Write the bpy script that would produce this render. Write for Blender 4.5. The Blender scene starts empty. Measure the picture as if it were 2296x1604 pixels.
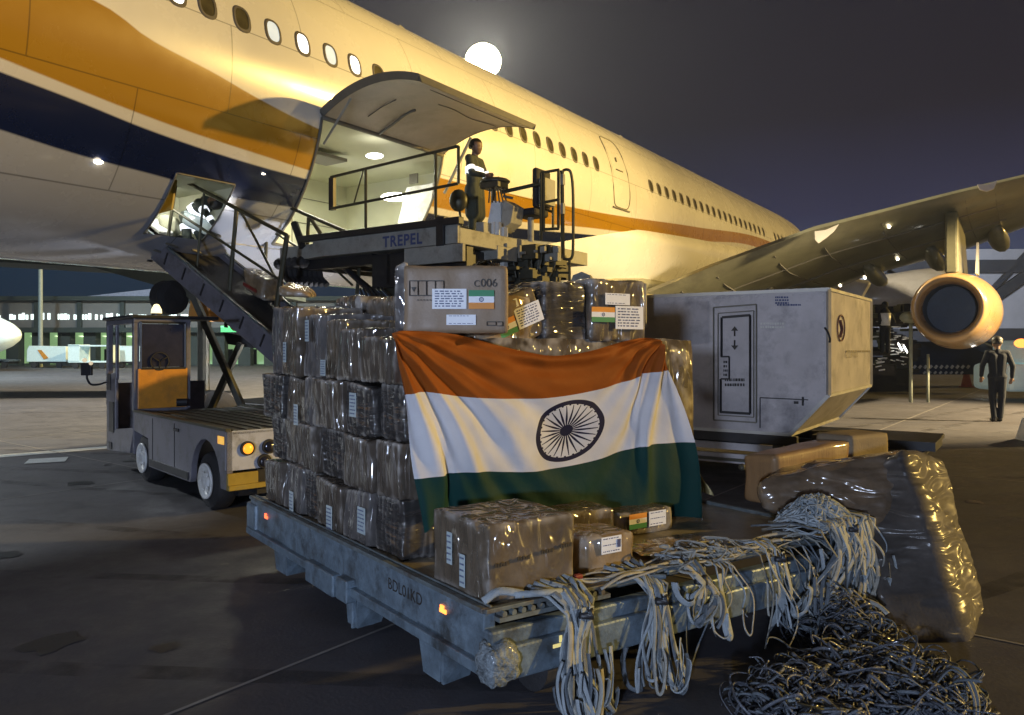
import bpy, bmesh, math, random
from math import sin, cos, pi, radians, sqrt, atan2
from mathutils import Vector, Matrix, noise
random.seed(7)
V = Vector
SC = bpy.context.scene
COL = SC.collection

# ------------------------------------------------------------------ camera, world, lights, exposure
CH = 1.65
cd = bpy.data.cameras.new("camera"); cam = bpy.data.objects.new("camera", cd); COL.objects.link(cam)
cam.location = (0, 0, CH); cam.rotation_euler = (pi/2, 0, 0)
cd.sensor_width = 36; cd.lens = 26.66; cd.shift_y = -0.01176; cd.clip_end = 2000; cd.clip_start = .05
SC.camera = cam
SC.view_settings.view_transform = 'Standard'; SC.view_settings.look = 'None'
SC.view_settings.exposure = 0.0; SC.view_settings.gamma = 1.0
SC.cycles.use_denoising = True
SC.cycles.max_bounces = 8; SC.cycles.transparent_max_bounces = 12
SC.cycles.volume_bounces = 0
SC.cycles.sample_clamp_indirect = 4.0

world = bpy.data.worlds.new("World"); SC.world = world; world.use_nodes = True
wn = world.node_tree; wn.nodes.clear()
tc = wn.nodes.new('ShaderNodeTexCoord'); sp = wn.nodes.new('ShaderNodeSeparateXYZ')
wn.links.new(tc.outputs['Generated'], sp.inputs[0])
def ramp(nt, pts, src, interp='LINEAR'):
    r = nt.nodes.new('ShaderNodeValToRGB'); r.color_ramp.interpolation = interp
    el = r.color_ramp.elements
    while len(el) < len(pts): el.new(0.5)
    for e, (p, c) in zip(el, pts):
        e.position = p; e.color = (c[0], c[1], c[2], 1) if len(c) == 3 else c
    nt.links.new(src, r.inputs[0]); return r
rl = ramp(wn, [(0, (.008, .018, .035)), (.12, (.008, .022, .045)), (.3, (.02, .018, .028)), (1, (.03, .027, .026))], sp.outputs[2])
rr = ramp(wn, [(0, (.045, .065, .12)), (.10, (.036, .050, .105)), (.16, (.022, .024, .060)), (.27, (.013, .012, .022)), (1, (.009, .009, .013))], sp.outputs[2])
mxr = ramp(wn, [(0.0, (0, 0, 0)), (.3, (.15,)*3), (.75, (1, 1, 1)), (1, (1, 1, 1))], sp.outputs[0])
# the X component runs -1..1: shift it
mr = wn.nodes.new('ShaderNodeMapRange'); mr.inputs[1].default_value = -.6; mr.inputs[2].default_value = .6
wn.links.new(sp.outputs[0], mr.inputs[0]); wn.links.new(mr.outputs[0], mxr.inputs[0])
mx = wn.nodes.new('ShaderNodeMix'); mx.data_type = 'RGBA'
wn.links.new(mxr.outputs[0], mx.inputs[0]); wn.links.new(rl.outputs[0], mx.inputs[6]); wn.links.new(rr.outputs[0], mx.inputs[7])
nz = wn.nodes.new('ShaderNodeTexNoise'); nz.inputs['Scale'].default_value = 2.2; nz.inputs['Detail'].default_value = 4
wn.links.new(tc.outputs['Generated'], nz.inputs['Vector'])
nr = ramp(wn, [(.3, (.8, .8, .8)), (.7, (1.25, 1.2, 1.15))], nz.outputs[0])
mm = wn.nodes.new('ShaderNodeMix'); mm.data_type = 'RGBA'; mm.blend_type = 'MULTIPLY'; mm.inputs[0].default_value = 1
wn.links.new(mx.outputs[2], mm.inputs[6]); wn.links.new(nr.outputs[0], mm.inputs[7])
bg = wn.nodes.new('ShaderNodeBackground'); bg.inputs[1].default_value = 1.0
wn.links.new(mm.outputs[2], bg.inputs[0])
wo = wn.nodes.new('ShaderNodeOutputWorld'); wn.links.new(bg.outputs[0], wo.inputs[0])

def light(name, kind, loc, energy, color, target=None, **kw):
    d = bpy.data.lights.new(name, kind); d.energy = energy; d.color = color
    for k, v in kw.items(): setattr(d, k, v)
    o = bpy.data.objects.new(name, d); COL.objects.link(o); o.location = loc
    if target is not None:
        o.rotation_euler = (V(target) - V(loc)).to_track_quat('-Z', 'Y').to_euler()
    return o
SUN_EL, SUN_AZ = radians(14.5), radians(6)
sd = V((-cos(SUN_EL)*cos(SUN_AZ), -cos(SUN_EL)*sin(SUN_AZ), -sin(SUN_EL)))
light('apron_floodlights', 'SUN', (40, 5, 15), 3.3, (1.0, .65, .17), V((40, 5, 15)) + sd, angle=radians(1.2))
# unseen cool lamp set low behind the photographer, lights the near side of the load
light('cool_low_lamp', 'AREA', (-2.8, -7.5, 2.0), 880, (.62, .74, 1.0), (-.3, 4.5, 1.0), shape='DISK', size=.6)
# ------------------------------------------------------------------ helpers
F, CX, HY = 1700., 1148., 775.
def W(x, y, Y): return V(((x-CX)/F*Y, Y, CH-(y-HY)/F*Y))
def G(x, y, z=0.0):
    Y = (CH-z)*F/(y-HY); return V(((x-CX)/F*Y, Y, z))
A = V((sin(radians(34.9)), cos(radians(34.9)), 0)); L = V((A.y, -A.x, 0)); UZ = V((0, 0, 1))
def PL(t, d, z): return A*t + L*d + UZ*z
K = V((-.122, 3.286, 0)); Q = V((-.601, .799, 0)); R_ = V((.842, .540, 0))
DZ = .50
def DP(u, v, z): return K + R_*u + Q*v + UZ*z
def lerp(a, b, t): return a + (b-a)*t
def catmull(pts, n):
    out = []; P = [pts[0]] + list(pts) + [pts[-1]]
    for i in range(len(pts)-1):
        p0, p1, p2, p3 = P[i:i+4]
        for k in range(n):
            t = k/n
            out.append(.5*((2*p1)+(-p0+p2)*t+(2*p0-5*p1+4*p2-p3)*t*t+(-p0+3*p1-3*p2+p3)*t**3))
    out.append(pts[-1]*1.0); return out

class MB:
    def __init__(s): s.v = []; s.f = []; s.m = []; s.uv = {}
    def add(s, vs, fs, m=0):
        b = len(s.v); s.v += [V(p) for p in vs]
        for f in fs: s.f.append([b+i for i in f]); s.m.append(m)
        return b
    def box(s, o, e1, e2, e3, m=0):
        o, e1, e2, e3 = V(o), V(e1), V(e2), V(e3)
        if e1.cross(e2).dot(e3) < 0: e1, e2 = e2, e1
        p = [o, o+e1, o+e1+e2, o+e2, o+e3, o+e1+e3, o+e1+e2+e3, o+e2+e3]
        s.add(p, [(0, 3, 2, 1), (4, 5, 6, 7), (0, 1, 5, 4), (1, 2, 6, 5), (2, 3, 7, 6), (3, 0, 4, 7)], m); return s
    def cbox(s, c, e1, e2, e3, m=0):
        c, e1, e2, e3 = V(c), V(e1), V(e2), V(e3); return s.box(c-(e1+e2+e3)/2, e1, e2, e3, m)
    def bar(s, a, b, w, h=None, up=UZ, m=0):
        a, b = V(a), V(b); h = h or w; d = (b-a)
        sd_ = d.cross(up)
        if sd_.length < 1e-5: sd_ = d.cross(V((1, .3, 0)))
        sd_.normalize(); u2 = sd_.cross(d).normalized()
        return s.box(a-sd_*w/2-u2*h/2, d, sd_*w, u2*h, m)
    def tube(s, pts, r, n=8, m=0, flat=1.0, cap=True, closed=False):
        pts = [V(p) for p in pts]; N = len(pts); b = len(s.v)
        rr_ = r if isinstance(r, (list, tuple)) else [r]*N
        t0 = (pts[1]-pts[0]).normalized()
        nrm = t0.orthogonal().normalized()
        for i in range(N):
            if closed: t = (pts[(i+1) % N]-pts[i-1]).normalized()
            else: t = (pts[min(i+1, N-1)]-pts[max(i-1, 0)]).normalized()
            nrm = (nrm - t*nrm.dot(t))
            if nrm.length < 1e-6: nrm = t.orthogonal()
            nrm.normalize(); bn = t.cross(nrm)
            for k in range(n):
                an = 2*pi*k/n
                s.v.append(pts[i] + nrm*cos(an)*rr_[i] + bn*sin(an)*rr_[i]*flat)
        M = N if closed else N-1
        for i in range(M):
            for k in range(n):
                s.f.append([b+i*n+k, b+i*n+(k+1) % n, b+((i+1) % N)*n+(k+1) % n, b+((i+1) % N)*n+k]); s.m.append(m)
        if cap and not closed:
            s.f.append([b+k for k in range(n)][::-1]); s.m.append(m)
            s.f.append([b+(N-1)*n+k for k in range(n)]); s.m.append(m)
        return s
    def lathe(s, o, ax, prof, n=32, m=0, cap=(True, True)):
        ax = V(ax).normalized(); x = ax.orthogonal().normalized(); y = ax.cross(x); b = len(s.v); o = V(o)
        for (h, r) in prof:
            for k in range(n):
                an = 2*pi*k/n; s.v.append(o+ax*h+(x*cos(an)+y*sin(an))*r)
        for i in range(len(prof)-1):
            for k in range(n):
                s.f.append([b+i*n+k, b+i*n+(k+1) % n, b+(i+1)*n+(k+1) % n, b+(i+1)*n+k]); s.m.append(m)
        if cap[0]: s.f.append([b+k for k in range(n)][::-1]); s.m.append(m)
        if cap[1]: s.f.append([b+(len(prof)-1)*n+k for k in range(n)]); s.m.append(m)
        return s
    def cyl(s, a, b, r, n=20, m=0):
        a, b = V(a), V(b); return s.lathe(a, b-a, [(0, r), ((b-a).length, r)], n, m)
    def prism(s, poly, e, m=0):
        poly = [V(p) for p in poly]; n = len(poly); e = V(e)
        nn = (poly[1]-poly[0]).cross(poly[2]-poly[1])
        if nn.dot(e) > 0: poly = poly[::-1]
        b = s.add(poly+[p+e for p in poly], [], m)
        s.f.append([b+i for i in range(n)]); s.m.append(m)
        s.f.append([b+n+i for i in range(n)][::-1]); s.m.append(m)
        for i in range(n):
            j = (i+1) % n; s.f.append([b+j, b+i, b+n+i, b+n+j]); s.m.append(m)
        return s
    def ball(s, c, r, sc=(1, 1, 1), n=14, m=0, rot=None):
        b = len(s.v); c = V(c); h = n//2
        for i in range(h+1):
            th = pi*i/h
            for k in range(n):
                p = V((sin(th)*cos(2*pi*k/n)*sc[0], sin(th)*sin(2*pi*k/n)*sc[1], cos(th)*sc[2]))*r
                if rot: p = rot @ p
                s.v.append(c+p)
        for i in range(h):
            for k in range(n):
                s.f.append([b+i*n+k, b+(i+1)*n+k, b+(i+1)*n+(k+1) % n, b+i*n+(k+1) % n]); s.m.append(m)
        return s
    def grid(s, fn, nu, nv, m=0, flip=False):
        b = len(s.v)
        for j in range(nv+1):
            for i in range(nu+1): s.v.append(V(fn(i/nu, j/nv)))
        for j in range(nv):
            for i in range(nu):
                f = [b+j*(nu+1)+i, b+j*(nu+1)+i+1, b+(j+1)*(nu+1)+i+1, b+(j+1)*(nu+1)+i]
                s.f.append(f[::-1] if flip else f); s.m.append(m)
        return s
    def build(s, name, mats, parent=None, smooth=False, label=None, bevel=0, merge=False):
        me = bpy.data.meshes.new(name)
        off = V((0, 0, 0))
        root = parent
        while root is not None: off = off - root.location; root = root.parent
        me.from_pydata([v+off for v in s.v] if off.length else s.v, [], s.f)
        if not isinstance(mats, (list, tuple)): mats = [mats]
        for mt in mats: me.materials.append(mt)
        if len(mats) > 1: me.polygons.foreach_set('material_index', [min(k, len(mats)-1) for k in s.m])
        if merge:
            bm = bmesh.new(); bm.from_mesh(me); bmesh.ops.remove_doubles(bm, verts=bm.verts, dist=1e-5)
            bmesh.ops.recalc_face_normals(bm, faces=bm.faces); bm.to_mesh(me); bm.free()
        if smooth: me.polygons.foreach_set('use_smooth', [True]*len(me.polygons))
        me.update()
        o = bpy.data.objects.new(name, me); COL.objects.link(o)
        if parent: o.parent = parent
        if label: o['label'] = label
        if bevel:
            md = o.modifiers.new('bevel', 'BEVEL'); md.width = bevel; md.segments = 2; md.limit_method = 'ANGLE'
        return o
def auto_smooth(o, ang=40):
    me = o.data; me.polygons.foreach_set('use_smooth', [True]*len(me.polygons))
    me.set_sharp_from_angle(angle=radians(ang)); return o
def thing(name, label, cat, loc=(0, 0, 0), group=None):
    o = bpy.data.objects.new(name, None); COL.objects.link(o); o.location = loc; o.empty_display_size = .1
    o['label'] = label; o['category'] = cat
    if group: o['group'] = group
    return o
def tag(o, label, cat, group=None):
    o['label'] = label; o['category'] = cat
    if group: o['group'] = group
    return o
def struct(o): o['kind'] = 'structure'; return o
def dup(root, loc, label=None):
    r = root.copy(); COL.objects.link(r); r.location = loc
    if label: r['label'] = label
    for ch in list(root.children):
        c = ch.copy(); COL.objects.link(c); c.parent = r
        for g in ch.children:
            d = g.copy(); COL.objects.link(d); d.parent = c
    return r

# ------------------------------------------------------------------ materials
def mat(name, col, rough=.5, metal=0, var=.15, vs=6, bump=0, bs=30, coat=0, emit=None, es=0, stretch=None, dirt=None, dscale=3, coatr=.1, spec=.5):
    m = bpy.data.materials.new(name); m.use_nodes = True; nt = m.node_tree; b = nt.nodes['Principled BSDF']
    b.inputs['Roughness'].default_value = rough; b.inputs['Metallic'].default_value = metal
    b.inputs['Specular IOR Level'].default_value = spec
    b.inputs['Coat Weight'].default_value = coat; b.inputs['Coat Roughness'].default_value = coatr
    tc_ = nt.nodes.new('ShaderNodeTexCoord'); mp = nt.nodes.new('ShaderNodeMapping')
    nt.links.new(tc_.outputs['Object'], mp.inputs[0])
    if stretch: mp.inputs['Scale'].default_value = stretch
    n = nt.nodes.new('ShaderNodeTexNoise'); n.inputs['Scale'].default_value = vs; n.inputs['Detail'].default_value = 6; n.inputs['Roughness'].default_value = .65
    nt.links.new(mp.outputs[0], n.inputs['Vector'])
    c = V(col[:3])
    rp = ramp(nt, [(.3, tuple(c*(1-var))), (.7, tuple(c*(1+var)))], n.outputs[0])
    src = rp.outputs[0]
    if dirt:
        n2 = nt.nodes.new('ShaderNodeTexNoise'); n2.inputs['Scale'].default_value = dscale; n2.inputs['Detail'].default_value = 8; n2.inputs['Roughness'].default_value = .7
        nt.links.new(mp.outputs[0], n2.inputs['Vector'])
        r2 = ramp(nt, [(.5, (0, 0, 0)), (.68, (1, 1, 1))], n2.outputs[0])
        mx_ = nt.nodes.new('ShaderNodeMix'); mx_.data_type = 'RGBA'
        nt.links.new(r2.outputs[0], mx_.inputs[0]); nt.links.new(src, mx_.inputs[6]); mx_.inputs[7].default_value = (*dirt, 1)
        src = mx_.outputs[2]
    nt.links.new(src, b.inputs['Base Color'])
    rv = nt.nodes.new('ShaderNodeMapRange'); rv.inputs[3].default_value = max(0, rough-.12); rv.inputs[4].default_value = min(1, rough+.12)
    nt.links.new(n.outputs[0], rv.inputs[0]); nt.links.new(rv.outputs[0], b.inputs['Roughness'])
    if bump:
        n3 = nt.nodes.new('ShaderNodeTexNoise'); n3.inputs['Scale'].default_value = bs; n3.inputs['Detail'].default_value = 5
        nt.links.new(mp.outputs[0], n3.inputs['Vector'])
        bp = nt.nodes.new('ShaderNodeBump'); bp.inputs['Strength'].default_value = bump; bp.inputs['Distance'].default_value = .02
        nt.links.new(n3.outputs[0], bp.inputs['Height']); nt.links.new(bp.outputs[0], b.inputs['Normal'])
    if emit:
        b.inputs['Emission Color'].default_value = (*emit, 1); b.inputs['Emission Strength'].default_value = es
    return m
def film_mat(name, col, stretch=(9, 9, 1.6), rough=.7, bump=1.0, coat=1.0, cr=.10, var=.4, milky=.7):
    """cardboard seen through crumpled stretch film: dull base, wrinkled glossy coat"""
    m = mat(name, col, rough, var=var, vs=5, bump=.15, bs=60, spec=.2)
    nt = m.node_tree; b = nt.nodes['Principled BSDF']
    tc_ = nt.nodes.new('ShaderNodeTexCoord'); mp = nt.nodes.new('ShaderNodeMapping'); mp.inputs['Scale'].default_value = stretch
    nt.links.new(tc_.outputs['Object'], mp.inputs[0])
    n = nt.nodes.new('ShaderNodeTexNoise'); n.noise_type = 'RIDGED_MULTIFRACTAL'; n.inputs['Scale'].default_value = 1.5; n.inputs['Detail'].default_value = 7
    n.inputs['Roughness'].default_value = .62; n.inputs['Distortion'].default_value = .7
    nt.links.new(mp.outputs[0], n.inputs['Vector'])
    bp = nt.nodes.new('ShaderNodeBump'); bp.inputs['Strength'].default_value = bump; bp.inputs['Distance'].default_value = .12
    nt.links.new(n.outputs[0], bp.inputs['Height']); nt.links.new(bp.outputs[0], b.inputs['Coat Normal'])
    b.inputs['Coat Weight'].default_value = coat; b.inputs['Coat Roughness'].default_value = cr; b.inputs['Coat IOR'].default_value = 1.8
    # milky film gathers plus film highlights painted pale: thin streaks and along the box edges
    r3 = ramp(nt, [(.48, (0, 0, 0)), (.78, (1, 1, 1))], n.outputs[0]); ge = nt.nodes.new('ShaderNodeNewGeometry')
    r4 = ramp(nt, [(.50, (0, 0, 0)), (.56, (1, 1, 1))], ge.outputs['Pointiness'])
    n5 = nt.nodes.new('ShaderNodeTexNoise'); n5.inputs['Scale'].default_value = 9; nt.links.new(tc_.outputs['Object'], n5.inputs['Vector'])
    r5 = ramp(nt, [(.42, (0, 0, 0)), (.6, (1, 1, 1))], n5.outputs[0])
    mu = nt.nodes.new('ShaderNodeMath'); mu.operation = 'MULTIPLY'; nt.links.new(r4.outputs[0], mu.inputs[0]); nt.links.new(r5.outputs[0], mu.inputs[1])
    mz = nt.nodes.new('ShaderNodeMath'); mz.operation = 'MAXIMUM'; nt.links.new(r3.outputs[0], mz.inputs[0]); nt.links.new(mu.outputs[0], mz.inputs[1])
    ms = nt.nodes.new('ShaderNodeMath'); ms.operation = 'MULTIPLY'; ms.inputs[1].default_value = milky; nt.links.new(mz.outputs[0], ms.inputs[0])
    src = b.inputs['Base Color'].links[0].from_socket; xx = nt.nodes.new('ShaderNodeMix'); xx.data_type = 'RGBA'; nt.links.new(ms.outputs[0], xx.inputs[0]); nt.links.new(src, xx.inputs[6]); xx.inputs[7].default_value = (.42, .40, .37, 1)
    nt.links.new(xx.outputs[2], b.inputs['Base Color'])
    return m
M = {}
M['cardboard'] = mat('cardboard', (.22, .17, .11), .75, var=.18, vs=4, bump=.2, bs=40)
M['film_box'] = film_mat('film_over_cardboard', (.078, .062, .047))
M['film_box2'] = film_mat('film_over_brown_carton', (.105, .082, .057), stretch=(7, 7, 2.4))
M['carton_print'] = mat('printed_brown_carton', (.23, .16, .095), .6, var=.12, vs=4, bump=.25, bs=25, coat=.12, coatr=.3)
M['film_dark'] = film_mat('film_over_dark_carton', (.034, .031, .030), stretch=(2.2, 2.2, 12), cr=.12)
M['film_pale'] = film_mat('cloudy_film', (.10, .092, .088), stretch=(6, 6, 2.2), bump=1.0)
M['film_tan'] = film_mat('film_over_tan_carton', (.23, .165, .095), stretch=(6, 6, 2.5), bump=.6)
M['plastic_dark'] = film_mat('dark_plastic_wrap', (.066, .058, .052), stretch=(2.5, 2.5, 9), bump=.8, cr=.28, milky=.3, coat=.4)
M['plastic_olive'] = film_mat('olive_plastic_wrap', (.075, .065, .042), stretch=(5, 5, 9), bump=.5, cr=.42, milky=.2, coat=.3)
M['label'] = mat('label_paper', (.75, .78, .82), .5, var=.05)
M['label_dirty'] = mat('label_paper_filmed', (.42, .50, .52), .35, var=.12, coat=.5)
M['ink'] = mat('label_ink', (.05, .07, .18), .6, var=.1)
M['black_ink'] = mat('black_print', (.035, .03, .025), .6, var=.1)
M['saffron'] = mat('saffron_print', (.70, .27, .04), .6, var=.1)
M['green'] = mat('green_print', (.03, .24, .10), .6, var=.1)
M['white'] = mat('white_paint', (.75, .76, .74), .35, var=.06, dirt=(.5, .48, .42), dscale=2)
M['uld'] = mat('uld_panel', (.44, .42, .43), .42, var=.16, vs=2.2, dirt=(.27, .26, .27), dscale=2.4, metal=.15, bump=.06, bs=5)
M['uld_edge'] = mat('uld_aluminium_edge', (.50, .50, .47), .4, metal=.6, var=.1)
M['galv'] = mat('galvanised_steel', (.16, .215, .265), .42, metal=.3, var=.3, vs=14, bump=.15, bs=60, dirt=(.07, .08, .085), dscale=5)
M['galv_dull'] = mat('dull_steel', (.15, .18, .19), .55, metal=.4, var=.3, vs=10, dirt=(.10, .065, .04), dscale=6)
M['deck'] = mat('dolly_deck_sheet', (.33, .29, .21), .38, metal=.3, var=.25, vs=7, bump=.1, dirt=(.12, .10, .08), dscale=4)
M['black'] = mat('black_paint', (.018, .018, .02), .45, var=.3)
M['rubber'] = mat('rubber', (.02, .02, .022), .75, var=.3, bump=.3)
M['darkmetal'] = mat('dark_olive_metal', (.07, .068, .05), .5, metal=.3, var=.3)
M['railmetal'] = mat('rail_olive_metal', (.075, .072, .045), .45, metal=.4, var=.25)
M['greymetal'] = mat('grey_painted_metal', (.30, .30, .27), .5, var=.18, dirt=(.15, .14, .12))
M['tug'] = mat('tractor_grey_paint', (.16, .155, .18), .4, var=.12, dirt=(.09, .085, .08), dscale=4)
M['orange'] = mat('orange_panel', (.62, .26, .03), .45, var=.15, dirt=(.45, .2, .04), dscale=5)
M['cleardark'] = mat('dark_glass', (.02, .02, .03), .08, var=.2, coat=1)
M['amber'] = mat('amber_lamp', (.8, .3, .02), .3, emit=(1, .30, .02), es=1.6)
M['red_lamp'] = mat('red_lamp', (.8, .1, .03), .3, emit=(1, .12, .04), es=3)
M['orange_lamp'] = mat('orange_lamp', (.8, .3, .03), .3, emit=(1, .25, .05), es=3)
M['white_lamp'] = mat('white_lamp', (.9, .9, .9), .3, emit=(1, .97, .88), es=9)
M['spark'] = mat('bright_lamp', (.9, .9, .9), .3, emit=(1, .85, .6), es=14)
M['flood'] = mat('floodlight_glass', (.9, .8, .5), .3, emit=(1, .80, .36), es=130)
M['plane_white'] = mat('aircraft_white', (.74, .735, .70), .28, var=.03, vs=1.2, coat=.5, coatr=.12)
M['belly'] = mat('aircraft_belly_grey', (.52, .51, .52), .32, var=.06, vs=1.5, coat=.4, coatr=.15, dirt=(.42, .40, .38), dscale=.8)
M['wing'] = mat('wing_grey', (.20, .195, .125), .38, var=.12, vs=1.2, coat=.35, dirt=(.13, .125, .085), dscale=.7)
M['hold'] = mat('hold_lining', (.62, .62, .46), .6, var=.06, vs=2)
M['hold_floor'] = mat('hold_floor', (.2, .2, .18), .5, metal=.3, var=.15)
M['door_inner'] = mat('door_inner_lining', (.42, .35, .27), .5, var=.12, vs=2, dirt=(.34, .28, .2), dscale=1.5)
M['seal'] = mat('seal_grey', (.16, .15, .12), .6, var=.15)
M['win_lit'] = mat('cabin_light', (.8, .8, .8), .3, emit=(1, 1, .97), es=2.2)
M['win_half'] = mat('cabin_light_dim', (.5, .55, .6), .2, emit=(.7, .85, .92), es=.55)
M['win_dark'] = mat('cabin_glass_dark', (.08, .07, .035), .15, var=.3, coat=.6)
M['win_frame'] = mat('window_surround', (.12, .11, .10), .4, var=.1)
M['plastic_left'] = film_mat('film_over_tan_board', (.13, .09, .055), stretch=(2.2, 2.2, 9), bump=.8, cr=.18, milky=.35)
M['strap'] = mat('grey_strap', (.27, .31, .335), .6, var=.25, vs=18, bump=.3, bs=200)
M['strap_dark'] = mat('dark_slate_strap', (.10, .12, .14), .6, var=.3, vs=18, bump=.3, bs=200)
M['strap2'] = mat('pale_strap', (.29, .29, .26), .6, var=.25, vs=18, bump=.3, bs=200)
M['net'] = mat('dark_net_cord', (.085, .095, .115), .45, var=.5, vs=14, bump=.4, bs=120, coat=.3)
M['skin'] = mat('skin', (.20, .115, .07), .5, var=.1)
M['hair'] = mat('hair', (.015, .012, .01), .5, var=.2)
M['coverall'] = mat('dark_green_coverall', (.045, .055, .045), .8, var=.2, vs=10, bump=.3)
M['navycloth'] = mat('dark_cloth', (.014, .018, .026), .85, var=.2, vs=10)
M['reflect'] = mat('reflective_band', (.85, .87, .9), .35, var=.05, emit=(.9, .95, 1), es=1.1)  # bands glow by themselves to stand in for light thrown back
M['boots'] = mat('boots', (.02, .02, .02), .5, var=.2)
M['terminal'] = mat('terminal_grey', (.16, .165, .17), .7, var=.12, vs=.6)
M['terminal_dark'] = mat('terminal_dark', (.035, .05, .05), .7, var=.2, vs=.6)
M['arcade'] = mat('arcade_lit_wall', (.35, .5, .3), .6, var=.15, vs=.8, emit=(.36, .62, .28), es=.5)  # wall given a green glow in place of lamplight falling on it
M['arcade_hot'] = mat('arcade_lamp', (.9, 1, .8), .4, emit=(.85, 1, .65), es=2.6)
M['termwin'] = mat('terminal_window_light', (.8, .9, .9), .3, emit=(.8, .95, .92), es=1.6)
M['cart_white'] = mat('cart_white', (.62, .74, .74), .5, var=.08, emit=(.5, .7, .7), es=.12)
M['hangar'] = mat('hangar_panel', (.40, .42, .46), .7, var=.12, vs=.3)
M['hangar_dark'] = mat('hangar_beam', (.04, .045, .055), .6, var=.2, vs=.5)
M['engine'] = mat('nacelle_orange_white', (.42, .26, .11), .3, var=.06, vs=1, coat=.5)
M['yellow'] = mat('yellow_paint', (.32, .22, .03), .5, var=.2, dirt=(.2, .16, .05))
M['redpaint'] = mat('red_paint', (.22, .03, .02), .5, var=.3)
M['canvas'] = mat('canvas_tarp', (.5, .42, .2), .6, var=.2, bump=.4, bs=12)

def text(s, size, origin, ex, ey, mt, parent, name='lettering', extrude=.0, spacing=1.0, offset=0):
    c = bpy.data.curves.new('t', 'FONT'); c.body = s; c.size = size; c.space_character = spacing; c.offset = offset
    o = bpy.data.objects.new('t', c); COL.objects.link(o)
    dg = bpy.context.evaluated_depsgraph_get(); me0 = o.evaluated_get(dg).to_mesh()
    vs = [v.co.copy() for v in me0.vertices]; fs = [list(p.vertices) for p in me0.polygons]
    bpy.data.objects.remove(o); bpy.data.curves.remove(c)
    mb = MB(); origin, ex, ey = V(origin), V(ex).normalized(), V(ey).normalized()
    mb.add([origin+ex*v.x+ey*v.y for v in vs], fs)
    return mb.build(name, mt, parent)

# ------------------------------------------------------------------ ground
def ground_material():
    m = mat('apron_concrete', (.074, .073, .084), .62, var=.22, vs=.5, dirt=(.048, .046, .052), dscale=.35, bump=.12, bs=45)
    nt = m.node_tree; b = nt.nodes['Principled BSDF']
    tc_ = nt.nodes.new('ShaderNodeTexCoord')
    n = nt.nodes.new('ShaderNodeTexNoise'); n.inputs['Scale'].default_value = 2.6; n.inputs['Detail'].default_value = 9; n.inputs['Roughness'].default_value = .7
    nt.links.new(tc_.outputs['Object'], n.inputs['Vector'])
    mr_ = nt.nodes.new('ShaderNodeMapRange'); mr_.inputs[1].default_value = .35; mr_.inputs[2].default_value = .7; mr_.inputs[3].default_value = .46; mr_.inputs[4].default_value = .8
    nt.links.new(n.outputs[0], mr_.inputs[0]); nt.links.new(mr_.outputs[0], b.inputs['Roughness'])
    return m
g = MB(); g.add([(-600, -60, 0), (600, -60, 0), (600, 900, 0), (-600, 900, 0)], [(0, 1, 2, 3)])
gr = struct(g.build('apron_ground', ground_material()))
# slab joints: thin dark/pale sealant strips in the concrete
jm = MB(); jm2 = MB()
def strip(mb, a, b, w, z):
    a, b = V(a), V(b); d = (b-a).normalized(); s = V((-d.y, d.x, 0))*w/2
    mb.add([a-s+UZ*z, b-s+UZ*z, b+s+UZ*z, a+s+UZ*z], [(0, 1, 2, 3)])
ja, jb = G(410, 1590), G(885, 1400); jd = (jb-ja).normalized()
for k in range(-4, 9):
    o = V((-jd.y, jd.x, 0))*k*6.0
    strip(jm, ja+o-jd*40, ja+o+jd*80, .022, .004)
jp = V((-jd.y, jd.x, 0))
for k in range(-8, 9):
    o = jd*(k*6.0+3.2)
    strip(jm, ja+o-jp*40, ja+o+jp*80, .022, .0042)
struct(jm.build('apron_joints', mat('joint_sealant', (.26, .25, .24), .6)))
mk = MB()
strip(mk, G(-200, 1040), G(262, 1002), .34, .004)
strip(mk, G(60, 1036), G(150, 1031), .5, .0085)
strip(mk, G(1620, 862), G(1960, 862), .3, .004)
struct(mk.build('taxi_line_marking', mat('marking_paint', (.72, .76, .76), .4, var=.2, vs=5)))
mk2 = MB(); strip(mk2, G(-60, 893), G(560, 866), .22, .004); strip(mk2, G(1500, 838), G(2500, 842), .35, .004)
struct(mk2.build('dark_line_marking', mat('tar_line', (.03, .03, .03), .5)))

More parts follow.
